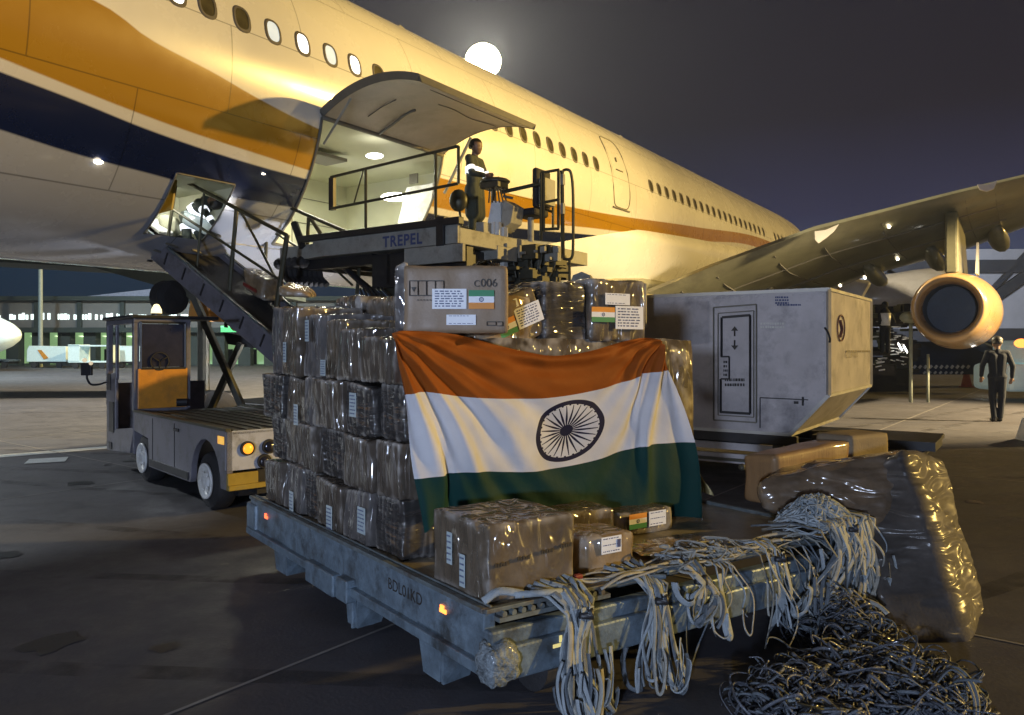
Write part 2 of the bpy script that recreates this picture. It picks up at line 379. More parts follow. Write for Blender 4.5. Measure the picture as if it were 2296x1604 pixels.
# ------------------------------------------------------------------ airliner
R = 2.88; HC = 5.80; DC = -12.39
AC = thing('airliner', 'huge white airliner with orange and navy sweep, side cargo door raised open', 'airplane', PL(9, DC, 0))
def cylhit(x, y):
    d = V(((x-CX)/F, 1, (HY-y)/F)); dl, dz = d.dot(L), d.z; ol, oz = -DC, CH-HC
    a = dl*dl+dz*dz; b = 2*(ol*dl+oz*dz); c = ol*ol+oz*oz-R*R; D = b*b-4*a*c
    s = (-b-sqrt(max(D, 0)))/(2*a); p = V((0, 0, CH))+d*s
    return p.dot(A), p.z
def livery():
    m = mat('airliner_livery', (.75, .74, .70), .27, var=.03, vs=.8, coat=.6, coatr=.1)
    nt = m.node_tree; b = nt.nodes['Principled BSDF']
    base = b.inputs['Base Color'].links[0].from_socket
    uv = nt.nodes.new('ShaderNodeUVMap'); uv.uv_map = 'livery'; s = nt.nodes.new('ShaderNodeSeparateXYZ'); nt.links.new(uv.outputs[0], s.inputs[0])
    def curve(pts):
        fc = nt.nodes.new('ShaderNodeFloatCurve'); cm = fc.mapping; cv = cm.curves[0]
        pts = [(max(0, min(1, t/50)), z/10) for t, z in pts]
        pts = [(0, pts[0][1]+(pts[0][1]-pts[1][1])/(pts[1][0]-pts[0][0])*pts[0][0])]+pts+[(1, pts[-1][1])]
        while len(cv.points) < len(pts): cv.points.new(.5, .5)
        for p, (x, y) in zip(cv.points, pts): p.location = (x, y); p.handle_type = 'AUTO_CLAMPED'
        cm.update(); nt.links.new(s.outputs[0], fc.inputs['Value'])
        gt = nt.nodes.new('ShaderNodeMath'); gt.operation = 'SUBTRACT'; nt.links.new(s.outputs[1], gt.inputs[0]); nt.links.new(fc.outputs[0], gt.inputs[1])
        st = nt.nodes.new('ShaderNodeMapRange'); st.inputs[1].default_value = -.0012; st.inputs[2].default_value = .0012
        nt.links.new(gt.outputs[0], st.inputs[0]); return st.outputs[0]
    def C(l): return [cylhit(*p) for p in l]
    otop = curve(C([(60, -60), (209, 0), (343, 92), (480, 164), (582, 223), (718, 291), (991, 400), (1152, 437), (1345, 477), (1552, 508), (1718, 539)]))
    obot = curve(C([(0, 130), (137, 185), (274, 240), (411, 291), (548, 336), (701, 385), (981, 466), (1345, 514), (1552, 539), (1697, 555)]))
    wn_ = curve(C([(0, 161), (171, 226), (343, 295), (514, 353), (694, 404), (981, 482), (1345, 529), (1511, 543), (1677, 562)]))
    nb = curve(C([(0, 291), (171, 346), (377, 401), (514, 442), (671, 468), (981, 515), (1290, 548), (1677, 570)]))
    def mixc(f, c_lo, hi):
        x = nt.nodes.new('ShaderNodeMix'); x.data_type = 'RGBA'; nt.links.new(f, x.inputs[0])
        if isinstance(c_lo, tuple): x.inputs[6].default_value = (*c_lo, 1)
        else: nt.links.new(c_lo, x.inputs[6])
        if isinstance(hi, tuple): x.inputs[7].default_value = (*hi, 1)
        else: nt.links.new(hi, x.inputs[7])
        return x.outputs[2]
    c = mixc(nb, (.33, .35, .40), (.006, .012, .05))
    c = mixc(wn_, c, (.62, .60, .55))
    c = mixc(obot, c, (.36, .185, .006))
    c = mixc(otop, c, base)
    # very faint panel joints
    w = nt.nodes.new('ShaderNodeTexBrick'); w.inputs['Scale'].default_value = 1; w.inputs['Mortar Size'].default_value = .009
    w.inputs['Brick Width'].default_value = 2.65; w.inputs['Row Height'].default_value = 1.25; w.inputs['Color1'].default_value = (1, 1, 1, 1); w.inputs['Color2'].default_value = (.97, .97, .97, 1); w.inputs['Mortar'].default_value = (.50, .50, .50, 1)
    mpp = nt.nodes.new('ShaderNodeMapping'); mpp.inputs['Scale'].default_value = (50, 10, 1); nt.links.new(uv.outputs[0], mpp.inputs[0]); nt.links.new(mpp.outputs[0], w.inputs['Vector'])
    x = nt.nodes.new('ShaderNodeMix'); x.data_type = 'RGBA'; x.blend_type = 'MULTIPLY'; x.inputs[0].default_value = 1
    nt.links.new(c, x.inputs[6]); nt.links.new(w.outputs[0], x.inputs[7])
    nt.links.new(x.outputs[2], b.inputs['Base Color']); return m
T0, T1 = 8.30, 11.32; Z0, Z1 = 3.40, 5.34       # main cargo opening
H0, H1, HZ0, HZ1 = 6.10, 7.05, 3.32, 4.10       # small hatch
th = lambda z: math.asin((z-HC)/R)
ts = sorted(set([-4.5, -3.8, -3, -2, -1, 0, 1, 2, 3, 4, 5, H0, 6.6, H1, 7.7, T0, 9, 10, T1] + [12+k*1.5 for k in range(24)]))
ths = sorted(set([th(Z0), th(Z1), th(HZ0), th(HZ1)] + [-pi/2+k*pi/40 for k in range(80)]))
ths = [q for i, q in enumerate(ths) if i == 0 or q-ths[i-1] > .004 or q in (th(Z0), th(Z1), th(HZ0), th(HZ1))]
def rad_t(t):
    if t < 3: k = min(1, (3-t)/8.0); return R*sqrt(max(0, 1-k*k)) if k < 1 else 0
    if t > 40: return R*(1-(t-40)/12*.8)
    return R
def fus(t, an, r=None, dr=0):
    r = (rad_t(t) if r is None else r)+dr
    zc = HC + (max(0, 3-t)*-.03) + (max(0, t-40)*.12)
    return PL(t, DC+cos(an)*r, zc+sin(an)*r)
me = bpy.data.meshes.new('fuselage'); bm = bmesh.new(); uvl = bm.loops.layers.uv.new('livery')
off = -AC.location
vg = [[bm.verts.new(fus(t, an)+off) for an in ths] for t in ts]
for i in range(len(ts)-1):
    for j in range(len(ths)):
        j2 = (j+1) % len(ths); a0, a1 = ths[j], ths[j2] if j2 else ths[0]+2*pi
        tm, am = (ts[i]+ts[i+1])/2, (a0+a1)/2
        if T0 < tm < T1 and th(Z0) < am < th(Z1): continue
        if H0 < tm < H1 and th(HZ0) < am < th(HZ1): continue
        f = bm.faces.new([vg[i][j], vg[i][j2], vg[i+1][j2], vg[i+1][j]]); f.smooth = True
        for lp, (t, q) in zip(f.loops, [(ts[i], a0), (ts[i], a1), (ts[i+1], a1), (ts[i+1], a0)]):
            lp[uvl].uv = (t/50, fus(t, q).z/10)
bm.normal_update(); bm.to_mesh(me); bm.free(); me.materials.append(livery())
fo = bpy.data.objects.new('fuselage', me); COL.objects.link(fo); fo.parent = AC
# hold interior
h = MB()
def room(mb, t0, t1, d0, z0, z1):
    P = PL; hull = [(DC+sqrt((R-.03)**2-(z-HC)**2), z) for z in [lerp(z0, z1, k/8) for k in range(9)]]
    mb.add([P(t0, d0, z0), P(t1, d0, z0), P(t1, d0, z1), P(t0, d0, z1)], [(0, 1, 2, 3)])
    for t in (t0, t1): mb.add([P(t, d0, z0)]+[P(t, d, z) for d, z in hull]+[P(t, d0, z1)], [tuple(range(11))])
    mb.add([P(t0, d0, z1), P(t1, d0, z1), P(t1, hull[-1][0], z1), P(t0, hull[-1][0], z1)], [(0, 1, 2, 3)])
room(h, 7.5, 12.4, -13.4, Z0-.05, Z1+.02)
h.build('hold_lining', M['hold'], AC)
h2 = MB(); room(h2, 5.8, 7.45, -12.2, 3.28, 4.2); h2.build('hatch_lining', M['hold'], AC)
h = MB(); h.box(PL(7.5, -13.4, Z0-.08), A*4.9, L*2.5, UZ*.06); h.box(PL(5.8, -12.2, 3.25), A*1.65, L*1.05, UZ*.03)
h.build('hold_floor', M['hold_floor'], AC)
# details in the hold: net post, bright partition, ceiling light, seams, floor fittings
h = MB(); h.prism([PL(11.55, d, z) for d, z in ((-11.2, 3.45), (-10.85, 3.45), (-10.4, 3.85), (-10.05, 4.4), (-9.98, 4.9), (-10.7, 4.9))], A*.05); h.build('hold_partition', M['white'], AC)
h = MB(); h.box(PL(11.52, -10.6, 4.95), A*.03, L*.22, UZ*.2); h.box(PL(9.0, -11.6, 5.2), A*1.2, L*.6, UZ*.06); h.build('ceiling_panel', M['seal'], AC)
h = MB()
for z in (3.75, 4.35, 4.9): h.box(PL(7.6, -13.385, z), A*4.7, L*.012, UZ*.012)
for t in (8.6, 9.7, 10.8): h.box(PL(t, -13.385, Z0), A*.012, L*.012, UZ*1.9)
h.box(PL(9.6, -13.37, 3.55), A*.1, L*.03, UZ*.22); h.box(PL(9.9, -13.37, 3.6), A*.14, L*.03, UZ*.14); h.box(PL(8.9, -13.37, 3.5), A*.4, L*.02, UZ*.02)
h.build('hold_fitting', M['seal'], AC)
h = MB(); h.ball(W(840, 350, 13.6), .1, (1.6, 1, .5)); h.build('hold_lamp_and_glint', M['white_lamp'], AC)
h = MB(); h.ball(W(885, 442, 15.6), .17, (1.7, .4, .55)); h.build('hold_lamp_and_glint', M['white_lamp'], AC)  # this second glowing ball stands in for the lamp's reflection
light('hold_light', 'AREA', PL(9.8, -11.3, 5.15), 190, (1, .98, .78), PL(9.8, -11.3, 3), shape='RECTANGLE', size=1.2, size_y=.6)
light('hatch_light', 'AREA', PL(6.6, -11.3, 4.1), 16, (1, 1, .93), PL(6.6, -12.1, 3.2), size=.3)
# opening surround
s = MB()
def edge(an0, t0, an1, t1, w=.05, n=14):
    s.tube([fus(lerp(t0, t1, k/n), lerp(an0, an1, k/n), R, .01) for k in range(n+1)], w/2, 6)
edge(th(Z0), T0, th(Z1), T0); edge(th(Z0), T1, th(Z1), T1); edge(th(Z1), T0, th(Z1), T1, .08); edge(th(Z0), T0, th(Z0), T1, .06)
edge(th(HZ0), H0, th(HZ1), H0, .03); edge(th(HZ0), H1, th(HZ1), H1, .03); edge(th(HZ1), H0, th(HZ1), H1, .03)
s.build('door_surround', M['seal'], AC, smooth=True)
# raised cargo door: hinge along the top of the opening, swung outwards and up
dd, dz_ = -7.40, 5.50; hd = DC+cos(th(Z1))*R; hz = Z1
def door(tt, v, bulge=0):
    c0, c1 = V((hd, hz)), V((dd, dz_)); ch = (c1-c0); nrm = V((-ch.y, ch.x)).normalized(); ln = ch.length
    rr2 = 2.5; sag = rr2-sqrt(rr2*rr2-(ln/2)**2); x = (v-.5)*ln
    p = c0+ch*v + nrm*((sqrt(rr2*rr2-x*x)-(rr2-sag))+bulge)
    return PL(lerp(T0-.05, T1+.05, tt), p.x, p.y)
cdr = MB(); cdr.grid(lambda u, v: door(u, v, .10), 8, 16, flip=True)
cdo = cdr.build('cargo_door', M['plane_white'], AC, smooth=True)
cdr = MB(); cdr.grid(lambda u, v: door(u*.96+.02, v*.96+.02, 0), 8, 16)
cdi = cdr.build('door_lining', M['door_inner'], cdo, smooth=True)
cdr = MB()
for u in (0, 1): cdr.grid(lambda a_, v, u=u: door(u+(.02 if u == 0 else -.02)*a_, v, .10-.11*a_), 1, 16)
for v0 in (0, 1): cdr.grid(lambda u, a_, v0=v0: door(u, v0+(.025 if v0 == 0 else -.025)*a_, .10-.11*a_), 8, 1)
cdr.build('door_rim', M['seal'], cdo, smooth=True)
cdr = MB()
cdr.tube([door(.42, v, -.015-.03*sin(v*9)**2) for v in [.02+.05*k for k in range(9)]], .022, 6)
cdr.tube([door(.25, v, -.01) for v in (.15, .3, .45)], .008, 5); cdr.tube([door(.45+.5*k/8, .62+.02*sin(k), -.008) for k in range(9)], .006, 5)
cdr.tube([door(.2+.75*k/8, .85, -.008) for k in range(9)], .006, 5)
cdr.build('door_actuator', M['seal'], cdo, smooth=True)
cdr = MB()
cdr.cyl(door(.97, .35, -.05), PL(T1, hd+.05, 4.6), .03, 8); cdr.build('door_strut', M['greymetal'], AC); cdr = MB()
cdr.cyl(door(.03, .3, -.05), PL(T0, hd+.05, 4.9), .02, 8)
cdr.build('door_strut', M['greymetal'], AC)
# cabin windows
def window_mesh(name, mt):
    an0 = math.asin((6.42-HC)/R)
    def P(u, v, dr): return PL(0+u, DC+cos(an0+v/R)*(R+dr), HC+sin(an0+v/R)*(R+dr))
    def ring(a, b, dr, n=24, e=2.6):
        return [P(a*math.copysign(abs(cos(2*pi*k/n))**(2/e), cos(2*pi*k/n)), b*math.copysign(abs(sin(2*pi*k/n))**(2/e), sin(2*pi*k/n)), dr) for k in range(n)]
    fr = MB(); r1, r2, r3 = ring(.135, .19, .012), ring(.108, .162, .012), ring(.155, .21, .0); n = 24
    fr.add(r3+r1+r2, [(k, (k+1) % n, n+(k+1) % n, n+k) for k in range(n)]+[(n+k, n+(k+1) % n, 2*n+(k+1) % n, 2*n+k) for k in range(n)])
    pn = MB(); pn.add(ring(.110, .164, .006), [tuple(range(n))])
    return fr, pn, mt
wins = {}
def mkwin(kind, t):
    if kind not in wins:
        fr, pn, mt = window_mesh(kind, M['win_'+kind])
        f_ = fr.build('window', M['win_frame']); p_ = pn.build('pane', mt); 
        wins[kind] = (f_.data, p_.data); bpy.data.objects.remove(f_); bpy.data.objects.remove(p_)
    f_ = bpy.data.objects.new('window', wins[kind][0]); COL.objects.link(f_); f_.parent = AC; f_.location = -AC.location+A*t
    p_ = bpy.data.objects.new('pane', wins[kind][1]); COL.objects.link(p_); p_.parent = f_
xs1 = [(395, 'lit'), (465, 'dark'), (542, 'dark'), (612, 'half'), (678, 'lit'), (740, 'half'), (795, 'lit'), (848, 'dark'), (892, 'dark')]
ys1 = [-18, 12, 40, 70, 95, 119, 144, 160, 178]
for (x, k), y in zip(xs1, ys1): mkwin(k, cylhit(x, y)[0])
for k in range(8): mkwin('dark', 13.6+.57*k-1.14*0)
for k in range(2): mkwin('dark', 13.6-.57*(k+1))
for k in range(20): mkwin('dark', 21.0+.59*k)
for k in range(6): mkwin('dark', 33.9+.59*k)
# passenger door outline
pdm = MB()
def dpt(u, v):
    t = lerp(18.45, 19.45, u); an = lerp(math.asin((5.45-HC)/R), math.asin((7.45-HC)/R), v); return fus(t, an, R, .008)
path = []
for k in range(40):
    a_ = 2*pi*k/40; e = .35
    path.append(dpt(.5+.5*math.copysign(abs(cos(a_))**e, cos(a_)), .5+.5*math.copysign(abs(sin(a_))**e, sin(a_))))
pdm.tube(path, .012, 5, closed=True); 
pdm.tube([dpt(.3, .5), dpt(.7, .5)], .02, 5); pdm.tube([dpt(.45, .62), dpt(.45, .68)], .03, 5)
pdm.build('passenger_door', M['seal'], AC, smooth=True)
pdm = MB(); pdm.tube([dpt(0, 0)+UZ*-.03, dpt(1, 0)+UZ*-.03], .025, 6); pdm.build('door_sill', M['seal'], AC)
# belly fairing
fm = MB()
def fair(u, v):
    t = lerp(14.2, 38, u); k = sin(pi*min(1, u*1.15+.02))**.55 if u < .85 else sin(pi*min(1, u*1.15+.02-.0))**.55 if u*1.15+.02 < 1 else 0
    an = lerp(radians(-205), radians(lerp(-38, -16, min(1, (t-14.2)/6)) if t < 20.2 else lerp(-16, -6, min(1, (t-20.2)/10))), v)
    r = R-.12+.62*k*(sin(pi*v)**.45)
    return PL(t, DC+cos(an)*r*(1+.04*k), HC+sin(an)*r*(1.0-.06*k))
fm.grid(fair, 40, 40, flip=True); fm.build('belly_fairing', M['plane_white'], AC, smooth=True)
# wing: stations (leading edge, trailing edge)
def stn(le, te, th_): return V(le), V(te), th_
st = [stn(PL(17.5, DC+1.5, 3.9), PL(31, DC+1.5, 3.4), 1.0),
      stn(W(1440, 662, 22.6), PL(30, -9.2, 3.0), 1.0),
      stn(W(1600, 597, 22.2), W(1640, 597, 22.2)+A*8.8-UZ*.55, .95),
      stn(W(1820, 517, 21.5), W(1820, 517, 21.5)+A*8.2-UZ*.65, .9),
      stn(W(2130, 437, 21.0), W(2130, 437, 21.0)+A*6.4-UZ*.80, .75),
      stn(W(2300, 396, 20.6), W(2300, 396, 20.6)+A*5.6-UZ*.6, .65),
      stn(W(2900, 250, 20.6), W(2900, 250, 20.6)+A*4.2-UZ*.2, .45)]
prof = [(0, 0), (.015, -.22), (.06, -.42), (.2, -.58), (.5, -.5), (.72, -.34), (.74, -.40), (.98, -.08), (1, 0), (.9, .1), (.7, .25), (.4, .42), (.15, .38), (.03, .18)]
wm = MB()
rows = []
for le, te, tk in st:
    for_ = [le+(te-le)*x+UZ*(y*tk) for x, y in prof]; rows.append(for_)
n = len(prof); N = 6
flat = []
for i in range(len(rows)-1):
    for k in range(N): flat.append([lerp(p, q, k/N) for p, q in zip(rows[i], rows[i+1])])
flat.append(rows[-1])
b0 = wm.add([p for r0 in flat for p in r0], [])
for i in range(len(flat)-1):
    for k in range(n): wm.f.append([i*n+k, i*n+(k+1) % n, (i+1)*n+(k+1) % n, (i+1)*n+k]); wm.m.append(0)
wm.f.append(list(range(n))); wm.m.append(0); wm.f.append([(len(flat)-1)*n+k for k in range(n)][::-1]); wm.m.append(0)
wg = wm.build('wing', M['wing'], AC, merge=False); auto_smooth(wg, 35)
def wpt(s, x, dz=0):
    i = min(int(s), len(st)-2); k = s-i; le = lerp(st[i][0], st[i+1][0], k); te = lerp(st[i][1], st[i+1][1], k); tk = lerp(st[i][2], st[i+1][2], k)
    lo = [(p, q) for p, q in prof[:9]]
    for (x0, y0), (x1, y1) in zip(lo, lo[1:]):
        if x0 <= x <= x1: yy = lerp(y0, y1, (x-x0)/(x1-x0)); break
    return le+(te-le)*x+UZ*(yy*tk+dz)
for poly in ([(1826, 519), (1850, 516), (1880, 503), (1868, 520), (1850, 535), (1834, 546), (1827, 538)], [(2190, 414), (2212, 414), (2236, 405), (2228, 424), (2212, 430), (2196, 426)]):
    sl = MB(); sl.prism([W(x, y, 20.95 if x < 2000 else 20.4) for x, y in poly], A*.08); sl.build('slat_end', M['plane_white'], AC, bevel=.01)
tr = MB()
for s0 in (1.7, 2.45, 3.2, 3.75, 4.55):
    a_, b_ = wpt(s0, .55, -.05), wpt(s0, .98, -.35)
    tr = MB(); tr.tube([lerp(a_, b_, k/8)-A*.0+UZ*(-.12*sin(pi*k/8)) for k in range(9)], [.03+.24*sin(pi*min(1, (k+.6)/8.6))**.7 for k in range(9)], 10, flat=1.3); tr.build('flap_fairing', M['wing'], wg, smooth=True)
pl = MB()
for s0 in (1.5, 2.0, 2.6, 3.05, 3.5, 4.2, 4.6):
    pts = [wpt(s0, x, -.012) for x in (.03, .1, .2, .35, .5, .7)]; pl.tube(pts, .018, 4)
for x in (.16, .45):
    pl.tube([wpt(1.2+.25*k, x, -.012) for k in range(15)], .018, 4)
pl.build('panel_joint', M['seal'], wg)
for (s0, x) in ((3.55, .05), (3.45, .6), (2.7, .85), (2.3, .8), (3.0, .97)): lt = MB(); lt.ball(wpt(s0, x, -.05), .045); lt.build('wing_lamp', M['spark'], wg)
# engine under the wing
e0 = W(2125, 690, 19.0)
en = MB()
en.lathe(e0, A, [(.5, .62), (.15, .67), (0, .74), (.06, .80), (.3, .87), (1.2, .97), (2.5, 1.05), (3.4, 1.06), (4.4, .95), (4.5, .9), (4.4, .8)], 48, cap=(False, False))
eo = en.build('engine', M['engine'], AC, smooth=True)
f2 = MB(); f2.lathe(e0, A, [(.5, .62), (1.45, .62)], 40, cap=(False, True)); f2.build('intake', mat('intake_dark', (.035, .06, .10), .4, var=.2), eo)
f2 = MB(); f2.lathe(e0, A, [(4.2, .62), (5.3, .45), (5.9, .2), (6.2, .04)], 24); f2.build('exhaust_cone', M['darkmetal'], eo, smooth=True)
py = MB(); p0, p1, p2, p3 = e0+A*.9+UZ*.95, e0+A*4.4+UZ*.85, wpt(4.0, .45, -.05), wpt(4.0, .06, -.05)
py.prism([p0-L*.16, p1-L*.16, p2-L*.16, p3-L*.16, lerp(p0, p3, .45)-L*.16-A*.1], L*.32)
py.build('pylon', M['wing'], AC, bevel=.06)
py = MB(); q0 = e0+UZ*1.0+L*.45+A*2.2; py.prism([q0, q0+A*.9, q0+A*.75+UZ*.85, q0+A*.55+UZ*.9], L*.05); py.build('nacelle_strake', M['plane_white'], AC)
# landing gear
lg = MB(); gp = W(1722, 600, 24.5)
lg.cyl(V((gp.x, gp.y, .6)), V((gp.x, gp.y, 4.2)), .19, 14); lg.cyl(V((gp.x-.1, gp.y+.1, 1.6)), V((gp.x-1.6, gp.y+1.0, 3.8)), .09, 10)
lg.box(V((gp.x-.55, gp.y-.05, 2.2)), V((.4, .2, 0)), V((0, .06, 0)), UZ*1.8)
lo = lg.build('main_gear', M['darkmetal'], AC)
for i_, (sx, sy) in enumerate([(-.5, -.7), (.5, -.7), (-.5, .7), (.5, .7)]):
    c = V((gp.x, gp.y, .62))+L*sx+A*sy; w_ = MB(); w_.lathe(c-L*.2, L, [(0, .4), (.04, .58), (.36, .58), (.4, .4)], 28); w_.build('wheel', M['rubber'], lo, smooth=False)
ng = MB(); nc = PL(5.6, DC, 0); nw = W(382, 660, 12.6)
ng.cyl(V((nw.x+.35, nw.y+.5, .5)), V((nw.x+.35, nw.y+.5, 3.1)), .1, 12); no_ = ng.build('nose_gear', M['darkmetal'], AC)
c = V((nw.x, nw.y, .0))
w_ = MB(); cw = W(378, 668, 12.4); w_.lathe(cw-L*.12, L, [(0, .17), (.03, .28), (.25, .28), (.28, .17)], 28); w_.build('gear_drum', M['rubber'], no_)
for sx in (-.28, .28):
    w_ = MB(); w_.lathe(V((nw.x+.35, nw.y+.5, .45))+L*(sx-.12), L, [(0, .3), (.03, .44), (.22, .44), (.25, .3)], 28); w_.build('wheel', M['rubber'], no_)
# belly lights and drain masts, roof antenna
lt = MB()
for x, y in ((220, 363), (590, 390)):
    t, z = cylhit(x, y); lt = MB(); lt.ball(fus(t, math.asin((z-HC)/R), R, .01), .022 if x > 400 else .05, (1.2, 1, .5)); lt.build('fuselage_lamp', M['spark'], AC)
an_ = MB(); t_, z_ = cylhit(1135, 232)
for t in (12.7, 24.0):
    p = fus(t, radians(88), R); an_ = MB(); an_.prism([p, p+A*.5, p+A*.45+UZ*.42, p+A*.3+UZ*.45], L*.04); an_.build('antenna', M['seal'], AC)
dm = MB()
for x, y in ((372, 950*0+545), (430, 560), (420, 577), (470, 520), (345, 560)):
    t, z = cylhit(x, y); an = math.asin(max(-1, (z-HC)/R)); dm.tube([fus(t, an, R, .0), fus(t+.22, an-.02, R, .02)], .02, 5)
dm.build('drain_vent', M['seal'], AC)

# ------------------------------------------------------------------ main deck loader
LDR = thing('cargo_loader', 'tall grey cargo loader reading TREPEL, bridge raised to the open cargo door', 'cargo loader', PL(9, -7, 0))
b = MB(); b.box(PL(7.95, -10.15, 3.02), A*3.5, L*3.75, UZ*.22); b.build('bridge_deck', M['greymetal'], LDR, bevel=.01)
b = MB()
for k in range(9): b.cyl(PL(8.15+.0*k, -9.9+.4*k, 3.25), PL(11.3, -9.9+.4*k, 3.25), .035, 10)
b.build('deck_roller', M['uld_edge'], LDR)
b = MB(); b.box(PL(7.90, -9.3, 3.02), A*.05, L*2.9, UZ*.27); b.box(PL(7.88, -7.35, 2.77), A*.07, L*1.05, UZ*.24)
b.build('side_beam', M['greymetal'], LDR, bevel=.008)
b = MB(); b.box(PL(7.86, -9.6, 3.27), A*.12, L*3.25, UZ*.10); b.box(PL(7.86, -6.75, 3.0), A*.1, L*.14, UZ*.4); b.build('guide_rail', M['black'], LDR, bevel=.01)
text('TREPEL', .215, PL(7.895, -7.78, 3.065), L, UZ, M['ink'], LDR, spacing=1.12, offset=.006)
b = MB(); b.box(PL(8.1, -9.9, 2.86), A*.14, L*1.7, UZ*.16); b.box(PL(8.1, -8.2, 2.5), A*.14, L*1.8, UZ*.5); b.box(PL(10.9, -9.9, 2.75), A*.14, L*3.4, UZ*.25)
for k in range(6): b.box(PL(8.1, -9.7+.6*k, 2.86 if k < 3 else 2.55), A*2.8, L*.07, UZ*(.16 if k < 3 else .45))
b.build('bridge_frame', M['black'], LDR)
b = MB()
for k in range(8):
    x0 = PL(7.95+.06*k, -10.05+.05*k, 2.95); b.tube([x0, x0+L*.05-UZ*.2, x0+L*.2-UZ*.32], .05, 8)
for k in range(5): b.ball(PL(8.0, -10.2+.14*k, 2.98), .11, (1, 1, .9))
b.build('bumper_pad', M['rubber'], LDR)
# lifting scissor and hoses
b = MB()
for t in (8.3, 11.0):
    b.bar(PL(t, -8.1, 2.6), PL(t, -6.2, .9), .1, .18); b.bar(PL(t, -8.1, .9), PL(t, -6.2, 2.6), .1, .18)
b.build('lifting_scissor', M['darkmetal'], LDR)
b = MB()
for k in range(7):
    p0 = PL(8.0, -8.35+.07*k, 2.5); b.tube(catmull([p0, p0+L*(.25+.05*k)-UZ*.45, p0+L*(.65+.03*k)-UZ*.9, p0+L*(.8)-UZ*1.5], 6), .018, 6)
b.build('hydraulic_hose', M['rubber'], LDR, smooth=True)
light('loader_work_lamp', 'SPOT', PL(8.8, -9.4, 1.2), 420, (.95, .95, 1.0), PL(8.2, -12.2, 3.0), spot_size=radians(110), spot_blend=.6, shadow_soft_size=.1)
# chassis and main platform
b = MB(); b.box(PL(7.9, -9.5, .35), A*3.3, L*4.9, UZ*.5); b.build('chassis', M['darkmetal'], LDR, bevel=.02)
for (t, d) in ((7.8, -9.0), (7.8, -5.4), (11.0, -9.0), (11.0, -5.4)):
    b = MB(); b.lathe(PL(t, d, .42), A, [(0, .25), (.03, .42), (.27, .42), (.3, .25)], 24); b.build('wheel', M['rubber'], LDR)
b = MB(); b.box(PL(8.0, -6.15, 2.02), A*3.0, L*1.9, UZ*.26); b.box(PL(7.97, -5.3, 1.86), A*.04, L*1.6, UZ*.5); b.build('main_platform', M['greymetal'], LDR, bevel=.01)
b = MB()
for k in range(5): b.cyl(PL(8.2, -6.0+.45*k, 2.3), PL(10.9, -6.0+.45*k, 2.3), .03, 8)
b.build('platform_roller', M['uld_edge'], LDR)
ow = W(1304, 637, 11.0); b = MB(); b.lathe(ow, A*-1+L*.25, [(-.10, .175), (.03, .175)], 8); b.lathe(ow, A*-1+L*.25, [(.03, .15), (.045, .15)], 8); rl_ = b.build('chain_guard', M['greymetal'], LDR)
b = MB(); b.cyl(ow-A*.05, ow-A*.1+L*.02, .035, 12); b.build('hub', M['black'], rl_)
b = MB(); b.box(PL(7.95, -6.1, .8), A*.1, L*.12, UZ*1.25); b.box(PL(7.95, -4.2, .8), A*.1, L*.12, UZ*1.25); b.box(PL(10.9, -6.1, .8), A*.1, L*.12, UZ*1.25); b.box(PL(10.9, -4.2, .8), A*.1, L*.12, UZ*1.25)
b.build('platform_leg', M['darkmetal'], LDR)
# machinery under the operator's stand
rng = random.Random(3)
b = MB()
mo = W(1085, 620, 11.4)
for k in range(95):
    x, y = rng.uniform(1080, 1262), rng.uniform(552, 640); p = W(x, y, rng.uniform(11.2, 12.2))
    b.cbox(p, L*rng.uniform(.05, .28), A*rng.uniform(.08, .3), UZ*rng.uniform(.04, .22))
for k in range(10):
    p = W(rng.uniform(1090, 1255), 560, 11.3); b.tube(catmull([p, p+V((rng.uniform(-.1, .1), 0, -.2)), p+V((rng.uniform(-.2, .2), 0, -.42))], 5), .015, 5)
b.build('drive_unit', M['darkmetal'], LDR, bevel=.004)
b = MB()
for k in range(9):
    x, y = rng.uniform(1100, 1262), rng.uniform(545, 600); b.cbox(W(x, y, 11.05), L*rng.uniform(.03, .09), A*.05, UZ*rng.uniform(.03, .16))
b.build('fitting', M['greymetal'], LDR)
b = MB(); b.box(PL(9.45, -7.8, 3.18), A*.7, L*1.25, UZ*.05); b.build('operator_floor', M['greymetal'], LDR)
# posts that carry the stand
b = MB(); 
for x in (1096, 1108): b.box(W(x, 562, 11.3), L*.09, A*.06, UZ*.42)
b.box(W(1118, 600, 11.35), L*.10, A*.1, UZ*.6)
b.build('support_post', M['cart_white'] if False else M['white'], LDR)
def rail(name, pts, r=.022, mt='railmetal', parent=LDR):
    b = MB()
    for a_, c_ in zip(pts, pts[1:]): b.cyl(a_, c_, r, 8)
    return b.build(name, M[mt], parent)
RL = lambda d, z, t=7.92: PL(t, d, z)
b = MB(); b.box(RL(-8.95, 3.72), A*.06, L*.10, UZ*.50); b.build('rail_end', M['black'], LDR)
rail('guard_rail', [RL(-8.9, 4.22), RL(-6.4, 4.32)]); rail('guard_rail', [RL(-8.9, 3.74), RL(-6.4, 3.82)])
rail('rail_post', [RL(-8.15, 3.3), RL(-8.15, 4.25)]); rail('rail_post', [RL(-8.4, 3.76), RL(-8.2, 4.24)], .012)
rail('rail_post', [RL(-6.8, 3.3), RL(-6.8, 4.3)]); rail('rail_post', [RL(-6.4, 3.82), RL(-6.4, 4.32)])
rail('rail_post', [RL(-9.55, 3.2), RL(-9.75, 3.6)], .06, 'black')
